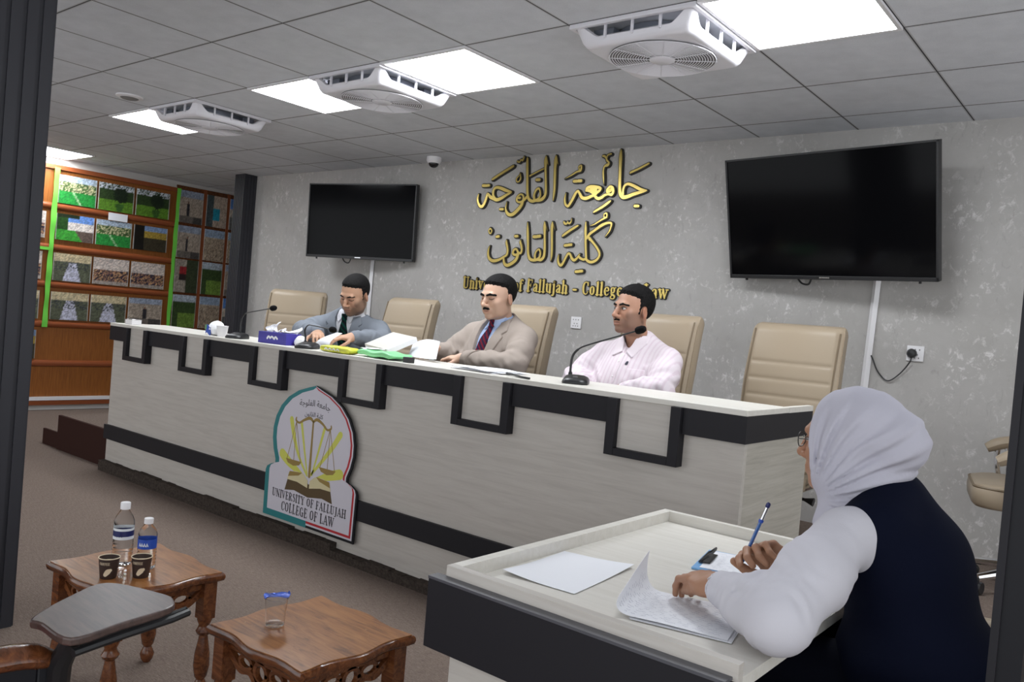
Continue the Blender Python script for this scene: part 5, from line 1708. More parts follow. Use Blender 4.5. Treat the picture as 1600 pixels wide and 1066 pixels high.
def head(v, R, t, wide=1.0, ears=True):
    """adds a head at t (between the eyes' level and the ears), facing -Y in frame R"""
    v.frame(R, t)
    w = wide
    v.ell((0, 0.014, 0.032), (0.077 * w, 0.098, 0.088), 0.0)
    v.ell((0, -0.03, -0.02), (0.066 * w, 0.060, 0.085), 0.03)
    v.ell((0, -0.034, -0.072), (0.056 * w, 0.050, 0.046), 0.03)
    v.ell((0, -0.076, -0.104), (0.023 * w, 0.017, 0.017), 0.025)
    for s in (-1, 1):
        v.ell((s * 0.044 * w, -0.060, -0.030), (0.024, 0.024, 0.022), 0.025)
        v.ell((s * 0.05 * w, -0.03, -0.072), (0.016, 0.034, 0.026), 0.03)
    v.cap((-0.036 * w, -0.083, 0.019), (0.036 * w, -0.083, 0.019), 0.0105, k=0.018)
    base_D = v.D.copy()
    for s in (-1, 1):
        v.ell((s * 0.032 * w, -0.100, 0.000), (0.019, 0.017, 0.0105), 0.012, 's')
    for s in (-1, 1):
        v.ell((s * 0.032 * w, -0.0775, -0.001), (0.0145, 0.0125, 0.0115), 0.003)
    v.chain([((0, -0.086, 0.012), 0.0075), ((0, -0.100, -0.012), 0.0085), ((0, -0.113, -0.034), 0.0105)], 0.012)
    v.ell((0, -0.112, -0.038), (0.0125, 0.011, 0.010), 0.008)
    for s in (-1, 1):
        v.ell((s * 0.0135, -0.099, -0.041), (0.0085, 0.012, 0.0085), 0.007)
    v.ell((0, -0.083, -0.066), (0.032, 0.011, 0.020), 0.016)
    v.cap((-0.021, -0.0905, -0.0670), (0.021, -0.0905, -0.0670), 0.0050, k=0.008)
    v.cap((-0.018, -0.0895, -0.0775), (0.018, -0.0895, -0.0775), 0.0056, k=0.008)
    v.cap((-0.024, -0.0970, -0.0720), (0.024, -0.0970, -0.0720), 0.0020, k=0.004, op='s')
    if ears:
        for s in (-1, 1):
            Re = rotm(0.2, 0, s * 0.35)
            v.ell((s * 0.079 * w, 0.012, -0.014), (0.0075, 0.019, 0.031), 0.006, 'u', Re)
            v.ell((s * 0.088 * w, 0.010, -0.011), (0.006, 0.011, 0.019), 0.004, 's', Re)
    v.frame()
    return base_D


def hand(v, wrist, f, n, side, curls, thumb=(0.35, 0.5), sc=1.0, spread=0.05):
    """palm, four fingers and a thumb; f = fingers' direction, n = back of the hand,
    side = +1 when the thumb lies along f x n"""
    f = unit(f)
    n = unit(np.array(n) - f * np.dot(n, f))
    t = np.cross(f, n) * side
    w = np.array(wrist, float)
    P = lambda a, b, c: w + sc * (f * a + t * b + n * c)
    M = np.stack([t, n, f], 1)
    v.ell(P(0.046, 0.0, 0.0), (0.038 * sc, 0.0155 * sc, 0.05 * sc), 0.012, 'u', M)
    v.ell(P(0.02, 0.0, -0.002), (0.030 * sc, 0.019 * sc, 0.035 * sc), 0.014, 'u', M)
    v.cap(P(-0.010, 0, 0), P(0.015, 0, 0), 0.025 * sc, 0.024 * sc, 0.02)
    v.ell(P(0.03, 0.024, -0.010), (0.016 * sc, 0.014 * sc, 0.026 * sc), 0.012, 'u', M)
    ends = []
    for i, (tb, l) in enumerate(((0.028, 0.94), (0.0095, 1.03), (-0.0095, 0.97), (-0.027, 0.78))):
        c = curls[i] if hasattr(curls[0], '__len__') else curls
        p = P(0.080 - 0.004 * abs(i - 1.2), tb, 0.002)
        sp = (1.5 - i) * spread
        d0 = unit(f + t * sp)
        ang_ = 0.0
        r = 0.0088 * sc * (0.9 if i == 3 else 1.0)
        for j, sl in enumerate((0.042, 0.027, 0.021)):
            ang_ += radians(c[j])
            d = d0 * cos(ang_) - n * sin(ang_)
            q = p + d * sl * l * sc
            v.cap(p, q, r, r * 0.92, 0.004 if j else 0.008)
            p, r = q, r * 0.92
        ends.append(p)
    p = P(0.022, 0.026, -0.008)
    a0, a1 = thumb
    d = unit(f * cos(a0 + 0.55) + t * sin(a0 + 0.55) * 0.9 - n * a1 * 0.5)
    r = 0.0115 * sc
    for j, sl in enumerate((0.038, 0.031, 0.026)):
        q = p + d * sl * sc
        v.cap(p, q, r, r * 0.9, 0.008 if j == 0 else 0.004)
        p, r = q, r * 0.9
        d = unit(d + f * 0.35 - t * 0.25 - n * a1 * 0.35)
    ends.append(p)
    return ends


def mixw(c, col, w):
    w = np.clip(w, 0, 1)[:, None]
    return c * (1 - w) + np.array(col[:3]) * w


def sstep(x, a, b):
    q = np.clip((x - a) / (b - a), 0, 1)
    return q * q * (3 - 2 * q)


def face_colour(R, t, skin, stubble, stub_amt, eyes_open, wide=1.0, top_stubble=0.0):
    def fn(V):
        L_ = (V - np.array(t)) @ np.array(R)
        x, y, z = L_.T
        c = np.tile(np.array(skin[:3]), (len(V), 1))
        near = (np.abs(x) < 0.11) & (np.abs(y) < 0.14) & (np.abs(z) < 0.17)
        nr = near.astype(float)
        # cheeks and nose a little redder
        rd = np.exp(-(((np.abs(x) - 0.04) / 0.025) ** 2 + ((z + 0.035) / 0.025) ** 2)) * (y < -0.03) + 0.7 * np.exp(-((x / 0.016) ** 2 + ((z + 0.036) / 0.014) ** 2)) * (y < -0.09)
        c = mixw(c, (skin[0] * 1.0, skin[1] * 0.86, skin[2] * 0.82), rd * 0.5 * nr)
        er = (np.abs(x) > 0.076 * wide) & (np.abs(z) < 0.05)
        c = mixw(c, (skin[0] * 1.0, skin[1] * 0.74, skin[2] * 0.68), er * 0.5 * nr)
        # stubble over jaw, chin and upper lip
        lip = np.exp(-((x / 0.026) ** 4 + ((z + 0.072) / 0.010) ** 2)) * (y < -0.08)
        jaw = sstep(-z, 0.038, 0.062) * sstep(-z, 0.14, 0.125) * sstep(-y, -0.045, -0.02)
        side = sstep(np.abs(x), 0.045, 0.060) * sstep(-z, 0.0, 0.03) * sstep(-y, -0.01, 0.005) * sstep(-z, 0.14, 0.125)
        c = mixw(c, stubble, np.maximum(jaw, side) * stub_amt * (1 - lip) * nr)
        if top_stubble:
            c = mixw(c, stubble, top_stubble * nr * sstep(y + z * 0.6, 0.02, 0.05) * (z > -0.06))
        c = mixw(c, (skin[0] * 0.80, skin[1] * 0.58, skin[2] * 0.56), lip * 0.8 * nr)
        mouth = np.exp(-((x / 0.022) ** 4 + ((z + 0.0718) / 0.0022) ** 2)) * (y < -0.08)
        c = mixw(c, (0.08, 0.03, 0.03), mouth * 0.8 * nr)
        for s in (-1, 1):
            ex, ez = x - s * 0.032 * wide, z + 0.001
            front = (y < -0.066) * nr
            sock = np.exp(-((ex / 0.021) ** 2 + ((ez + 0.002) / 0.013) ** 2)) * front
            c = mixw(c, (skin[0] * 0.58, skin[1] * 0.44, skin[2] * 0.42), sock * 0.55)
            if eyes_open:
                opn = ((ex / 0.0145) ** 2 + ((ez) / 0.0055) ** 2 < 1) * front
                c = mixw(c, (0.62, 0.58, 0.55), opn * 1.0)
                iris = (((ex + 0.003) / 0.0062) ** 2 + (ez / 0.0066) ** 2 < 1) * opn
                c = mixw(c, (0.02, 0.012, 0.01), iris * 1.0)
                lash = np.exp(-(((ez - 0.0062 + (ex / 0.0145) ** 2 * 0.004) / 0.0026) ** 2)) * (np.abs(ex) < 0.017) * front
            else:
                lash = np.exp(-(((ez + 0.0058 - (ex / 0.0145) ** 2 * 0.003) / 0.0028) ** 2)) * (np.abs(ex) < 0.017) * front
            c = mixw(c, (0.02, 0.015, 0.012), lash * 0.9)
        nost = np.exp(-(((np.abs(x) - 0.007) / 0.004) ** 2 + ((z + 0.0475) / 0.003) ** 2)) * (y < -0.09)
        c = mixw(c, (0.06, 0.025, 0.02), nost * 0.8 * nr)
        return np.hstack([c, np.ones((len(V), 1))])
    return fn


def region_part(vol, D, name, material, parent, colour=None, smooth=1):
    V, F = vol.mesh(smooth, D)
    if len(V) == 0:
        return None
    return mesh_part(name, V, F, material, parent, colour)


def hair_parts(v, base_D, R, t, person, top=0.010, side=0.005, front=0.060, wide=1.0, volume=None, brow=0.0030, bthick=0.0010, burn=0.0, stache=0.0, chin=0.0):
    """hair, eyebrows, moustache: thin shells over the skull, each its own mesh"""
    h = Vol(v.ax, base_D.copy())
    h.frame(R, t)
    if volume:
        h.ell(*volume)
    x, y, z = h.local()
    th = side + (top - side) * np.clip((z - 0.02) / 0.07, 0, 1)
    A_ = -(z - front + 0.42 * (y + 0.07) - 0.10 * np.maximum(0, np.abs(x) - 0.045)) / 1.08
    B_ = np.maximum(-(y + 0.016 + burn + 0.12 * (z - 0.03) * np.sign(z - 0.03)), -(z + 0.022))
    C_ = np.maximum(-(y - 0.035), -(z + 0.078))
    reg = np.minimum(np.minimum(A_, B_), C_) + 0.0022 * np.sin(420 * x + 90 * z) * np.sin(350 * y + 60 * x) + 0.0016 * np.sin(250 * x - 310 * z)
    Dh = np.maximum(h.D - th * sstep(-reg, -0.004, 0.022), reg)
    # leave the ear free
    ear = np.sqrt(((np.abs(x) - 0.080) / 1.0) ** 2 + ((y - 0.012) / 1.0) ** 2 + ((z + 0.012) / 1.35) ** 2) - 0.024
    Dh = np.maximum(Dh, -ear)
    region_part(v, Dh.astype(np.float32), 'hair', 'hair', person)
    for s in (-1, 1):
        big = Vol(v.ax)
        big.frame(R, t)
        big.chain([((s * 0.013, -0.098, 0.0155), 0.0036), ((s * 0.034 * wide, -0.094, 0.0215), 0.0048), ((s * 0.053 * wide, -0.078, 0.0155), 0.0028)], 0.002)
        xx, yy, zz = big.local()
        D = np.maximum(base_D - 0.0022, big.D * 1.0 - 0.0005)
        cyl = Vol(v.ax)
        cyl.frame(R, t)
        cyl.chain([((s * 0.013, -0.088, 0.0155), 0.0042), ((s * 0.034 * wide, -0.082, 0.0215), 0.0052), ((s * 0.053 * wide, -0.070, 0.0155), 0.0036)], 0.002)
        D = np.maximum(base_D - brow, np.minimum(big.D, cyl.D) - bthick)
        region_part(v, D.astype(np.float32), 'eyebrow', 'hair', person)
    if stache:
        e = Vol(v.ax)
        e.frame(R, t)
        for s in (-1, 1):
            e.chain([((s * 0.001, -0.100, -0.0560), 0.0070 * stache), ((s * 0.018, -0.094, -0.0585), 0.0070 * stache), ((s * 0.031, -0.084, -0.0670), 0.0045 * stache)], 0.003)
        D = np.maximum(v.D - 0.0035 * min(1.0, stache), np.minimum(e.D, 9))
        region_part(v, D.astype(np.float32), 'moustache', 'hair', person)
    if chin:
        e = Vol(v.ax)
        e.frame(R, t)
        e.ell((0, -0.088, -0.108), (0.021, 0.016, 0.016), 0.003)
        e.ell((0, -0.095, -0.089), (0.008, 0.012, 0.006), 0.006)
        region_part(v, np.maximum(v.D - 0.0022, e.D).astype(np.float32), 'chin_beard', 'hair', person)


def folds(v, amp, fn):
    X, Y, Z = v.full()
    near = np.abs(v.D) < 0.03
    v.D += np.where(near, amp * fn(X, Y, Z), 0).astype(np.float32)


def sleeve(v, sh, el, wr, r, k=0.03, creases=True, seed=0, deep=1.25):
    sh, el, wr = (np.array(p, float) for p in (sh, el, wr))
    v.chain([(sh, r[0]), (sh * 0.5 + el * 0.5, r[1]), (el, r[2]), (el * 0.5 + wr * 0.5, r[3]), (wr, r[4])], k)
    if creases:
        rng = np.random.default_rng(seed)
        for a, b, ra, rb, e0, e1 in ((sh, el, r[0], r[2], 0.10, 0.85), (el, wr, r[2], r[4], 0.85, 0.6)):
            ab = b - a
            L = np.linalg.norm(ab)
            d = ab / L
            n1 = unit(np.cross(d, (0.3, 0.2, 1.0)))
            n2 = np.cross(d, n1)
            m = max(ra, rb) + 0.04
            sl, X, Y, Z = v.win(np.minimum(a, b) - m, np.maximum(a, b) + m)
            x, y, z = X - a[0], Y - a[1], Z - a[2]
            t = x * d[0] + y * d[1] + z * d[2]
            p1 = x * n1[0] + y * n1[1] + z * n1[2]
            p2 = x * n2[0] + y * n2[1] + z * n2[2]
            th = np.arctan2(p2, p1)
            rad = np.sqrt(p1 * p1 + p2 * p2)
            u = np.clip(t / L, 0, 1)
            env = (e0 + (e1 - e0) * u) * sstep(t, -0.02, 0.03) * sstep(-t, -L - 0.03, -L + 0.02)
            q0, q1, q2 = rng.uniform(0, 6.28, 3)
            t = t + 0.012 * np.sin(3 * th + q1) * np.sin(t * 31 + q0)
            w = np.sin(2 * pi * t / 0.061 + 3.1 * np.sin(th + q0) + q1) * (0.5 + 0.5 * np.sin(th + q2 + 17 * t))
            w = w + 0.5 * np.sin(2 * pi * t / 0.034 - 3.4 * np.sin(th + q2) + q0) * (0.5 + 0.5 * np.sin(2 * th + q1 + 23 * t))
            near = (np.abs(v.D[sl]) < 0.03) & (rad < m)
            v.D[sl] += np.where(near, 0.0026 * deep * env * w, 0).astype(np.float32)


def torso_waves(v, S, amp, seed):
    q = np.random.default_rng(seed).uniform(0, 6.28, 4)

    def fn(X, Y, Z):
        a = np.sin(2 * pi * (0.8 * Z - 0.6 * np.abs(X)) / 0.07 + 1.5 * np.sin(9 * X + q[0]) + q[1])
        b = np.sin(2 * pi * (0.75 * Z + 0.65 * X) / 0.046 + 1.3 * np.sin(14 * X + q[2]) + q[3])
        return (0.7 * a + 0.5 * b) * sstep(-Z, -S + 0.01, -S + 0.12) * (0.35 + 0.65 * sstep(np.abs(X), 0.02, 0.12))
    folds(v, amp, fn)


def torso(v, S, off, w=1.0, belly=1.0, k=0.06, lean=(0.0, 0.0), hx=0.0):
    """lean: y of the hips and of the shoulders"""
    y0, y1 = lean
    yb = lambda z: y0 + (y1 - y0) * (z - 0.5) / (S - 0.5)
    v.ell((hx, yb(0.60) + 0.02, 0.665), (0.180 * w + off, 0.150 + off, 0.125 + off * 0.5), k)
    v.ell((hx * 0.7, yb(0.70) - 0.01, 0.73), (0.180 * w + off, 0.145 * belly + off, 0.15 + off), k)
    v.ell((hx * 0.15, yb(S - 0.10), S - 0.10), (0.178 * w + off, 0.125 + off, 0.15 + off), k)
    for s in (-1, 1):
        v.cap((s * 0.02, yb(S) + 0.02, S + 0.015), (s * 0.155 * w, yb(S) + 0.015, S - 0.008), 0.062 + off, 0.058 + off, k)
        v.cap((s * 0.115 * w, yb(S) + 0.03, S + 0.035), (s * 0.035, yb(S) + 0.035, S + 0.095), 0.028 + off, 0.030 + off, 0.05)


PEOPLE = []


def seat_man(name_label, origin, rz, S, hd, hrot, arms, look, seed=1):
    """a seated man behind the long desk; every coordinate is in his own frame, z from the dais"""
    hx, hy, hz = hd
    hands_fine = look.get('hands')
    y1 = hy + 0.05
    lean = (look.get('hipy', 0.0), y1)
    hpx = look.get('hipx', 0.0)
    xs = axis((-0.42, -0.12 + hx, 0.008), (-0.12 + hx, 0.12 + hx, 0.0028), (0.12 + hx, 0.42, 0.008)) if not hands_fine else axis((-0.42, -0.20, 0.007), (-0.20, 0.24, 0.0036), (0.24, 0.42, 0.007))
    ys = axis((-0.80 if hands_fine else -0.58, hy - 0.14, 0.009 if not hands_fine else 0.0048), (hy - 0.14, hy + 0.135, 0.0030), (hy + 0.135, 0.30, 0.010))
    zs = axis((-0.02, 0.55, 0.016), (0.55, 0.76, 0.009), (0.76, S - 0.04, 0.0055), (S - 0.04, hz - 0.165, 0.005), (hz - 0.165, hz + 0.15, 0.0028), (hz + 0.15, hz + 0.17, 0.006))
    ax = (xs, ys, zs)
    Rh = rotm(*hrot)
    th = np.array(hd)
    # skin body
    v = Vol(ax)
    base_D = head(v, Rh, th, look.get('wide', 1.0))
    nb = np.array((0, y1 + 0.025, S + 0.03))
    v.cap(nb, th + Rh @ np.array((0, 0.02, -0.07)), 0.060, 0.053, 0.03)
    torso(v, S, -0.022, look['w'], look['belly'], 0.05, lean, hpx)
    for (sh, el, wr, hf, hn, hs, cu) in arms:
        v.chain([(sh, 0.048), (el, 0.042), (wr, 0.027)], 0.02)
        hand(v, wr, hf, hn, hs, cu)
    for s in (-1, 1):
        v.chain([((hpx + s * 0.09, 0.0, 0.625), 0.075), ((hpx + s * 0.12, -0.40, 0.59), 0.055), ((hpx + s * 0.12, -0.42, 0.10), 0.038)], 0.03)
        v.cap((hpx + s * 0.12, -0.40, 0.05), (hpx + s * 0.13, -0.53, 0.035), 0.04, 0.03, 0.02)
    V, F = v.mesh(1)
    person = mesh_part('person', V, F, 'skin', None, face_colour(Rh, th, srgb(*look['skin']), srgb(*look['stub']), look['stub_amt'], look['eyes'], look.get('wide', 1.0), look.get('fade', 0)))
    tag(person, name_label, 'person')
    person.location = (origin[0], origin[1], DAIS)
    person.rotation_euler = (0, 0, rz)
    PEOPLE.append(person)
    hair_parts(v, base_D, Rh, th, person, **look['hair'])
    # trousers and shoes
    tr = Vol(ax)
    for s in (-1, 1):
        tr.chain([((hpx + s * 0.09, -0.01, 0.640), 0.094), ((hpx + s * 0.12, -0.41, 0.595), 0.072), ((hpx + s * 0.12, -0.44, 0.12), 0.058)], 0.03)
    tr.ell((hpx, 0.0, 0.664), (0.178, 0.14, 0.12), 0.04)
    region_part(tr, tr.D, 'trousers', 'cloth', person, srgb(*look['trousers']))
    for s in (-1, 1):
        sh_ = Vol(ax)
        sh_.cap((hpx + s * 0.12, -0.41, 0.045), (hpx + s * 0.13, -0.54, 0.035), 0.05, 0.042, 0.02)
        sh_.D = np.maximum(sh_.D, -(sh_.full()[2] - 0.0) * np.ones_like(sh_.D))
        region_part(sh_, sh_.D.astype(np.float32), 'shoe', 'cloth', person, srgb(28, 24, 24))
    X, Y, Z = v.full()
    zc = S + 0.085
    nk = lambda d: (Rh @ np.array((0, 0.022, -0.1)) + th)
    if look['kind'] == 'suit':
        sh = Vol(ax)
        torso(sh, S, 0.0, look['w'], look['belly'], 0.06, lean, hpx)
        sh.cap(nb + np.array((0, 0, 0.03)), nb * 0.45 + nk(0) * 0.55 + np.array((0, 0, 0.0)), 0.070, 0.064, 0.015)
        Dt = sh.D.copy()
        region_part(sh, np.maximum(sh.D, 0.60 - Z * np.ones_like(sh.D)).astype(np.float32), 'shirt', 'cloth', person, srgb(*look['shirt']))
        yf = y1 - 0.02
        frontal = Y - yf
        # collar flaps
        for s in (-1, 1):
            P = [(s * 0.004, zc - 0.012), (s * 0.030, zc + 0.030), (s * 0.066, zc + 0.045), (s * 0.070, zc + 0.005), (s * 0.040, zc - 0.058)]
            D = np.maximum(np.maximum(Dt - 0.0065, poly_sdf(P, X, Z)), frontal - 0.02)
            region_part(sh, D.astype(np.float32), 'shirt_collar', 'cloth', person, srgb(*look['shirt']))
        P = [(-0.021, zc - 0.002), (0.021, zc - 0.002), (0.014, zc - 0.040), (0.030, zc - 0.12), (0.043, 0.66), (0.0, 0.62), (-0.043, 0.66), (-0.030, zc - 0.12), (-0.014, zc - 0.040)]
        kn = poly_sdf([(-0.022, zc + 0.002), (0.022, zc + 0.002), (0.013, zc - 0.042), (-0.013, zc - 0.042)], X, Z)
        D = np.minimum(np.maximum(Dt - 0.008, poly_sdf(P, X, Z)), np.maximum(Dt - 0.014, kn))
        D = np.maximum(D, frontal)

        def tie_col(V, a=srgb(*look['tie'][0]), b=srgb(*look['tie'][1])):
            q = (np.sin((V[:, 0] + V[:, 2]) * look['tie'][2]) > 0.25)[:, None]
            c = np.where(q, np.array(a), np.array(b))
            return c
        region_part(sh, D.astype(np.float32), 'tie', 'cloth', person, tie_col)
        # jacket
        j = Vol(ax)
        torso(j, S, 0.014, look['w'], look['belly'], 0.06, lean, hpx)
        for i, (sh_, el, wr, hf, hn, hs, cu) in enumerate(arms):
            wr2 = np.array(wr) * 0.94 + np.array(el) * 0.06
            sleeve(j, sh_, el, wr2, (0.072, 0.068, 0.062, 0.055, 0.043), 0.035, True, seed * 7 + i)
        full = j.D.copy()
        torso_waves(j, S, 0.0028, seed)
        full = j.D.copy()
        vo = look.get('vopen', 0.064)
        Pv = [(-vo, zc + 0.03), (vo, zc + 0.03), (vo + 0.004, zc - 0.02), (0.012, look['vlow']), (-0.012, look['vlow']), (-vo - 0.004, zc - 0.02)]
        cut = np.maximum(poly_sdf(Pv, X, Z), frontal - 0.015)
        # room for the neck and the shirt band
        neck = Vol(ax)
        neck.cap(nb, nk(0), 0.071, 0.070, 0.0)
        D = np.maximum(np.maximum(j.D, -cut), -neck.D)
        D = np.maximum(D, 0.56 - Z * np.ones_like(D))
        region_part(j, D.astype(np.float32), 'jacket', 'cloth', person, srgb(*look['coat']))
        for s in (-1, 1):
            P = [(s * (vo - 0.010), zc + 0.028), (s * (vo + 0.030), zc + 0.012), (s * (vo + 0.056), zc - 0.055), (s * (vo + 0.036), zc - 0.072), (s * (vo + 0.050), zc - 0.090), (s * 0.052, look['vlow'] + 0.06), (s * 0.012, look['vlow']), (s * (vo - 0.004), zc - 0.03)]
            D = np.maximum(np.maximum(full - 0.0080, poly_sdf(P, X, Z)), frontal - 0.01)
            D = np.maximum(D, -neck.D)
            region_part(j, D.astype(np.float32), 'lapel', 'cloth', person, srgb(*[q * 0.97 for q in look['coat']]))
    else:
        sh = Vol(ax)
        torso(sh, S, 0.010, look['w'], look['belly'], 0.06, lean, hpx)
        sh.cap(nb + np.array((0, 0, 0.02)), nb * 0.5 + nk(0) * 0.5, 0.070, 0.066, 0.015)
        for i, (sh_, el, wr, hf, hn, hs, cu) in enumerate(arms):
            wr2 = np.array(wr) * 0.94 + np.array(el) * 0.06
            sleeve(sh, sh_, el, wr2, (0.070, 0.068, 0.060, 0.052, 0.040), 0.035, True, seed * 7 + i)
        yf = y1 - 0.02
        frontal = Y - yf
        full = sh.D.copy()
        torso_waves(sh, S, 0.0034, seed)
        full = sh.D.copy()
        Pv = [(-0.042, zc + 0.03), (0.042, zc + 0.03), (0.0, zc - 0.075)]
        cut = np.maximum(poly_sdf(Pv, X, Z), frontal - 0.01)
        cut = np.maximum(cut, -(full + 0.016))
        D = np.maximum(sh.D, -cut)
        neck = Vol(ax)
        neck.cap(nb + np.array((0, -0.01, 0)), nk(0), 0.060, 0.060, 0.0)
        D = np.maximum(D, -neck.D)
        D = np.maximum(D, 0.56 - Z * np.ones_like(D))

        def pink(V, c=np.array(srgb(*look['shirt'])), c2=np.array(srgb(*look['stripe']))):
            q = (np.sin(V[:, 0] * 2 * pi / 0.024) > 0.5)[:, None]
            return np.where(q, c2, c)
        region_part(sh, D.astype(np.float32), 'shirt', 'cloth', person, pink)
        for s in (-1, 1):
            P = [(s * 0.012, zc - 0.060), (s * 0.040, zc + 0.020), (s * 0.078, zc + 0.030), (s * 0.088, zc - 0.012), (s * 0.058, zc - 0.088)]
            D = np.maximum(np.maximum(full - 0.008, poly_sdf(P, X, Z)), frontal - 0.02)
            D = np.maximum(D, -neck.D)
            region_part(sh, D.astype(np.float32), 'shirt_collar', 'cloth', person, srgb(*look['shirt']))
        for s, P in ((0, [(-0.014, zc - 0.07), (0.014, zc - 0.07), (0.014, 0.6), (-0.014, 0.6)]), (1, [(0.055, S - 0.055), (0.135, S - 0.055), (0.135, S - 0.17), (0.095, S - 0.185), (0.055, S - 0.17)])):
            D = np.maximum(np.maximum(full - 0.004, poly_sdf(P, X, Z)), frontal)
            region_part(sh, D.astype(np.float32), 'placket' if s == 0 else 'breast_pocket', 'cloth', person, pink)
        P = [(0.038, S - 0.02), (0.048, S - 0.02), (0.050, S - 0.038), (0.036, S - 0.038)]
        D = np.maximum(np.maximum(full - 0.0055, poly_sdf(P, X, Z)), frontal)
        region_part(sh, D.astype(np.float32), 'embroidered_mark', 'cloth', person, srgb(70, 70, 80))
        for i in range(3):
            D = np.maximum(np.maximum(full - 0.007, np.sqrt(X ** 2 + (Z - (zc - 0.11 - 0.075 * i)) ** 2) - 0.0055), frontal)
            region_part(sh, D.astype(np.float32), 'button', 'cloth', person, srgb(236, 230, 232))
    return person


rest = (20, 35, 20)
# the man in the grey suit leans over his papers
seat_man('person in a grey suit and dark green tie, reading papers with head bowed', (-1.52, 0.215), 0.52, 0.915,
         (0.056, -0.321, 1.13), (0.42, 0.08, -0.28),
         [((0.185, -0.19, 0.91), (0.270, -0.37, 0.850), (0.165, -0.585, 0.868), (-0.80, -0.55, -0.08), (0.0, -0.20, 0.97), -1, (14, 22, 14)),
          ((-0.175, -0.19, 0.91), (-0.250, -0.365, 0.870), (-0.075, -0.565, 0.872), (0.45, -0.85, -0.10), (0.0, -0.1, 1.0), 1, (16, 22, 14))],
         dict(kind='suit', w=1.0, belly=1.0, skin=(176, 137, 112), stub=(78, 64, 57), stub_amt=0.58, eyes=False, fade=0.0, hands=True,
              hair=dict(top=0.010, side=0.005, front=0.074, bthick=0.0002, brow=0.0022), shirt=(204, 204, 209), tie=((16, 58, 48), (20, 24, 28), 170.0),
              coat=(116, 121, 129), trousers=(104, 108, 116), vlow=0.74), seed=3)
seat_man('person in a beige suit with a moustache and dark red tie, looking down', (-0.255, 0.15), -0.10, 0.955,
         (0.02, -0.055, 1.172), (0.14, 0.0, -0.06),
         [((0.205, -0.01, 0.945), (0.272, -0.14, 0.812), (0.02, -0.285, 0.818), (-0.9, -0.35, -0.02), (0.0, -0.2, 1.0), -1, rest),
          ((-0.205, -0.01, 0.945), (-0.285, -0.13, 0.805), (-0.235, -0.245, 0.845), (0.0, -0.95, 0.1), (-0.5, 0.0, 0.8), 1, (30, 40, 25))],
         dict(kind='suit', w=1.13, belly=1.15, skin=(193, 157, 135), stub=(150, 124, 108), stub_amt=0.25, eyes=False, wide=1.10, fade=0.6, hipx=-0.085, hipy=-0.03,
              hair=dict(top=0.013, side=0.0032, front=0.074, wide=1.10, stache=1.0, bthick=0.0024, brow=0.0036, burn=-0.012), shirt=(166, 184, 218), tie=((104, 32, 44), (44, 34, 56), 210.0),
              coat=(155, 144, 136), trousers=(144, 133, 125), vlow=0.70, vopen=0.070), seed=5)
seat_man('person in a pale pink striped shirt with an open collar, listening and looking aside', (0.625, 0.155), -0.08, 0.915,
         (-0.005, -0.035, 1.150), (-0.02, 0.0, -0.30),
         [((0.195, 0.010, 0.905), (0.250, -0.125, 0.778), (0.120, -0.235, 0.762), (-0.85, -0.4, -0.05), (0.0, -0.2, 1.0), -1, (12, 20, 12)),
          ((-0.195, 0.010, 0.905), (-0.258, -0.13, 0.778), (-0.12, -0.24, 0.762), (0.85, -0.4, -0.05), (0.0, -0.2, 1.0), 1, (12, 20, 12))],
         dict(kind='shirt', w=1.08, belly=1.10, skin=(168, 126, 104), stub=(84, 67, 60), stub_amt=0.55, eyes=True, fade=0.3, hipx=-0.045, hipy=-0.03,
              hair=dict(top=0.013, side=0.005, front=0.072, stache=0.6), shirt=(214, 203, 209), stripe=(206, 190, 199), trousers=(50, 50, 58)), seed=8)

# ------------------------------------------------------------------ the woman at the small desk
WX, WYY = 2.33, -1.48
hl = (0.02, -0.158, 1.100)
Rw = rotm(0.05, 0.03, -0.06)
ax = (axis((-0.46, -0.04, 0.008), (-0.04, 0.30, 0.0026), (0.30, 0.52, 0.007)),
      axis((-0.56, -0.47, 0.006), (-0.47, -0.24, 0.0022), (-0.24, 0.09, 0.005), (0.09, 0.34, 0.010)),
      axis((-0.01, 0.45, 0.018), (0.45, 0.695, 0.009), (0.695, 0.825, 0.0024), (0.825, 1.26, 0.005)))
v = Vol(ax)
head(v, Rw, np.array(hl), 0.96, False)
v.cap((0.0, -0.07, 0.96), (0.015, -0.128, 1.03), 0.052, 0.048, 0.03)
S = 0.93


def wtorso(q, off):
    q.ell((0, 0.03, 0.635), (0.182 + off, 0.148 + off, 0.105 + off * 0.5), 0.05)
    q.ell((0, 0.015, 0.66), (0.160 + off, 0.125 + off, 0.15 + off), 0.06)
    q.ell((0, -0.02, 0.83), (0.162 + off, 0.120 + off, 0.14 + off), 0.06)
    for s in (-1, 1):
        q.cap((s * 0.02, -0.065, S + 0.005), (s * 0.140, -0.088, S - 0.018), 0.060 + off, 0.054 + off, 0.06)
        q.cap((s * 0.11, -0.05, S + 0.025), (s * 0.035, -0.06, S + 0.070), 0.026 + off, 0.030 + off, 0.05)


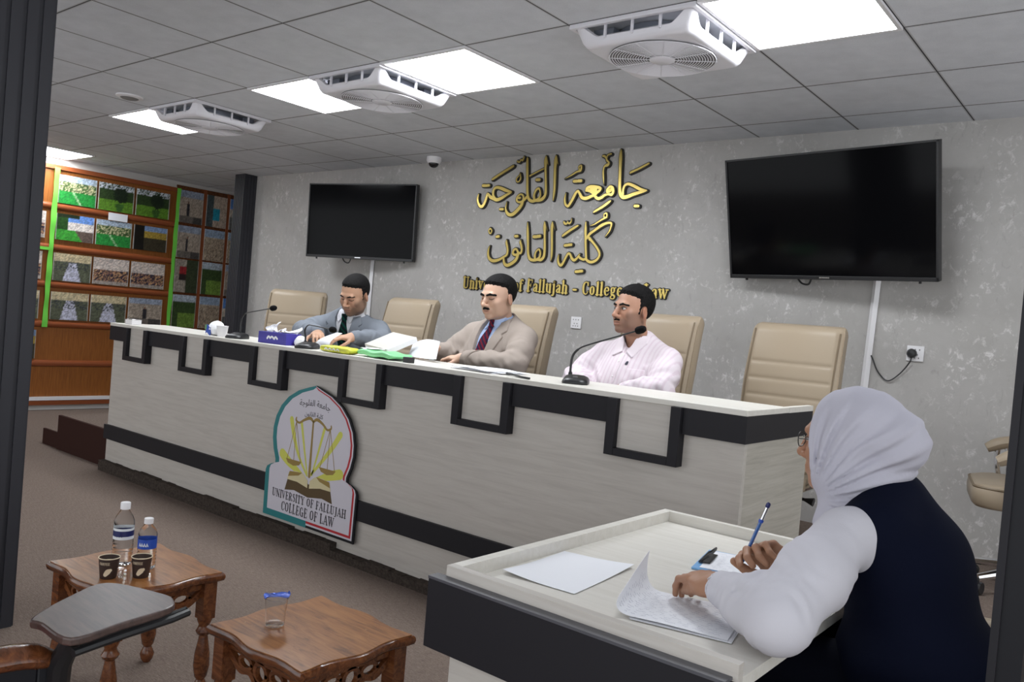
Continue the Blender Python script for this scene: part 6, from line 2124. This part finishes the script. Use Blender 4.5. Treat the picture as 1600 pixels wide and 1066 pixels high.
wtorso(v, -0.012)
LSH, LEL, LWR = (0.183, -0.108, 0.915), (0.415, -0.150, 0.781), (0.310, -0.318, 0.777)
RSH, REL, RWR = (-0.183, -0.108, 0.915), (-0.185, -0.21, 0.795), (0.012, -0.262, 0.754)
v.chain([(LSH, 0.044), (LEL, 0.038), (LWR, 0.025)], 0.02)
v.chain([(RSH, 0.044), (REL, 0.038), (RWR, 0.025)], 0.02)
hand(v, LWR, (-0.50, -0.86, -0.02), (0.10, -0.12, 1.0), -1, ((20, 36, 24), (22, 38, 26), (24, 40, 26), (26, 40, 26)), (-0.45, 0.6), 1.0, 0.01)
v.ell(np.array(LWR) + 0.075 * unit((-0.50, -0.86, -0.04)) - np.array((0, 0, 0.022)), (0.030, 0.030, 0.016), 0.012)
hand(v, RWR, (0.14, -0.80, 0.56), (-0.90, -0.24, 0.22), 1, ((44, 48, 28), (56, 58, 38), (66, 64, 44), (72, 66, 46)), (0.0, 0.55), 1.14, 0.02)
for s in (-1, 1):
    v.chain([((s * 0.09, 0.0, 0.598), 0.066), ((s * 0.10, -0.38, 0.575), 0.050), ((s * 0.11, -0.38, 0.10), 0.04)], 0.03)
    v.cap((s * 0.11, -0.37, 0.045), (s * 0.12, -0.49, 0.035), 0.038, 0.03, 0.02)
V, F = v.mesh(1)
person = mesh_part('person', V, F, 'skin', None, face_colour(Rw, hl, srgb(164, 122, 97), srgb(164, 122, 97), 0.0, True, 0.96))
tag(person, 'person in a white headscarf and navy waistcoat writing with a blue pen', 'person')
person.location = (WX, WYY, 0)
person.rotation_euler = (0, 0, -pi / 2)
# fingernails are part of the skin; headscarf
hj = Vol(ax)
hj.frame(Rw, np.array(hl))
hj.ell((0, 0.018, 0.026), (0.090, 0.112, 0.100), 0.0)
hj.ell((0, -0.015, -0.040), (0.083, 0.084, 0.100), 0.04)
hj.ell((0, 0.092, 0.004), (0.074, 0.076, 0.078), 0.022)
hj.ell((0, 0.055, -0.07), (0.070, 0.055, 0.048), 0.04)
hj.cap((0, 0.012, -0.09), (0, 0.045, -0.175), 0.070, 0.090, 0.05)
hj.ell((0, 0.010, -0.190), (0.100, 0.080, 0.045), 0.05)
x, y, z = hj.local()
near = np.abs(hj.D) < 0.03
phi = np.arctan2(z + 0.135, y + 0.070)
rad = np.sqrt((z + 0.135) ** 2 + (y + 0.070) ** 2)
sway = 0.5 * np.sin(9 * phi + 20 * np.abs(x)) + 0.3 * np.sin(31 * rad)
amp_ = sstep(rad, 0.03, 0.09) * (1 - 0.75 * sstep(z, 0.03, 0.10)) * (1 - 0.5 * sstep(y, 0.13, 0.17))
wave = np.sin(26 * phi + 2.2 * sway)
fold = -0.0042 * (np.abs(wave) ** 0.6 * np.sign(wave)) - 0.0018 * np.sin(61 * phi + 3 * sway + 25 * x)
hj.D += np.where(near, fold * amp_, 0).astype(np.float32)
face_cut = np.sqrt((x / 0.070) ** 2 + ((z + 0.020) / 0.098) ** 2) - 1
face = np.maximum(face_cut * 0.075, (y + 0.045 + 0.25 * np.maximum(0, z - 0.02)))
hD = np.maximum(hj.D, -face)
inner = Vol(ax)
inner.frame(Rw, np.array(hl))
inner.ell((0, 0.006, 0.012), (0.070, 0.090, 0.086), 0.0)
inner.ell((0, -0.024, -0.042), (0.055, 0.062, 0.074), 0.02)
hD = np.maximum(hD, -inner.D - 0.0)
region_part(hj, hD.astype(np.float32), 'headscarf', 'cloth', person, srgb(184, 182, 193), 2)
# blouse: body and full sleeves with cuffs
bl = Vol(ax)
wtorso(bl, 0.002)
for i, (a, e, w_) in enumerate(((LSH, LEL, LWR), (RSH, REL, RWR))):
    a, e, w_ = np.array(a), np.array(e), np.array(w_)
    sleeve(bl, a, e, w_ * 0.86 + e * 0.14, (0.060, 0.066, 0.060, 0.050, 0.040), 0.04, True, 31 + i, 2.0)
    d = unit(w_ - e)
    bl.cap(w_ - d * 0.055, w_ - d * 0.004, 0.034, 0.036, 0.010)
bl.D = np.maximum(bl.D, (0.60 - bl.full()[2]) * np.ones_like(bl.D))
# open cuff ends
for (e, w_) in ((LEL, LWR), (REL, RWR)):
    d = unit(np.array(w_) - np.array(e))
    c = np.array(w_) + d * 0.02
    bl.cap(np.array(w_) - d * 0.012, c, 0.034, 0.034, 0.004, 's')
X, Y, Z = bl.full()
bD = bl.D
region_part(bl, bD.astype(np.float32), 'blouse', 'cloth', person, srgb(198, 196, 203), 1)
# navy waistcoat
vs = Vol(ax)
wtorso(vs, 0.014)
vs.ell((0, 0.03, 0.64), (0.198, 0.168, 0.105), 0.04)
for s in (-1, 1):
    vs.ell((s * 0.243, -0.118, 0.86), (0.075, 0.095, 0.135), 0.015, 's')
neckv = Vol(ax)
neckv.frame(Rw, np.array(hl))
neckv.cap((0, -0.02, -0.12), (0, 0.03, -0.19), 0.074, 0.074, 0.0)
vD = np.maximum(vs.D, -neckv.D)
vD = np.maximum(vD, np.maximum(0.545 - Z, -1) * np.ones_like(vD))
region_part(vs, vD.astype(np.float32), 'waistcoat', 'cloth', person, srgb(13, 17, 33), 2)
sk = Vol(ax)
for s in (-1, 1):
    sk.chain([((s * 0.08, 0.0, 0.598), 0.078), ((s * 0.10, -0.38, 0.575), 0.064), ((s * 0.10, -0.38, 0.12), 0.09)], 0.03)
sk.ell((0, 0.02, 0.63), (0.190, 0.150, 0.105), 0.03)
region_part(sk, sk.D, 'skirt', 'cloth', person, srgb(10, 12, 22))
for s in (-1, 1):
    so = Vol(ax)
    so.cap((s * 0.11, -0.375, 0.047), (s * 0.12, -0.50, 0.04), 0.046, 0.038, 0.02)
    region_part(so, np.maximum(so.D, -Z * np.ones_like(so.D)).astype(np.float32), 'shoe', 'cloth', person, srgb(24, 22, 24))
# spectacles
hp = lambda p: tuple(Rw @ np.array(p) + np.array(hl))
g = MB()
for s in (-1, 1):
    g.tube([hp((s * 0.032 + 0.022 * cos(2 * pi * k / 20), -0.105 + 0.004 * abs(cos(2 * pi * k / 20)), -0.004 + 0.017 * sin(2 * pi * k / 20))) for k in range(20)], 0.0013, 6, closed=True)
    g.tube([hp((s * 0.054, -0.101, 0.0)), hp((s * 0.075, -0.06, 0.002)), hp((s * 0.078, 0.0, 0.0))], 0.0012, 6)
g.tube([hp((-0.010, -0.106, 0.0)), hp((0, -0.108, 0.003)), hp((0.010, -0.106, 0.0))], 0.0013, 6)
g.build('spectacles', 'black_plastic', person)
# pen in the right hand
t = thing('ballpoint_pen', 'translucent blue ballpoint pen held upright in the writing hand', 'pen', (1.955, -1.535, 0.765))
d = np.array((2.003, -1.518, 0.925)) - np.array((1.955, -1.535, 0.765))
u_ = unit(d)
pp = lambda q: tuple(u_ * q)
MB().tube([pp(0.012), pp(0.03), pp(0.115)], [0.0035, 0.0045, 0.0045], 12).build('barrel', 'pen_blue', t)
MB().tube([pp(-0.004), pp(0.004), pp(0.014)], [0.0006, 0.0022, 0.0035], 10).build('tip', 'label_navy', t)
MB().tube([pp(0.115), pp(0.116), pp(0.122), pp(0.123)], [0.0046, 0.006, 0.006, 0.0046], 12).build('collar', 'label_blue', t)
MB().tube([pp(0.123), pp(0.155)], [0.0042, 0.0042], 12).build('upper_barrel', 'silver', t)
MB().tube([pp(0.155), pp(0.158), pp(0.165), pp(0.168)], [0.0044, 0.0056, 0.0056, 0.003], 12).build('button', 'label_navy', t)
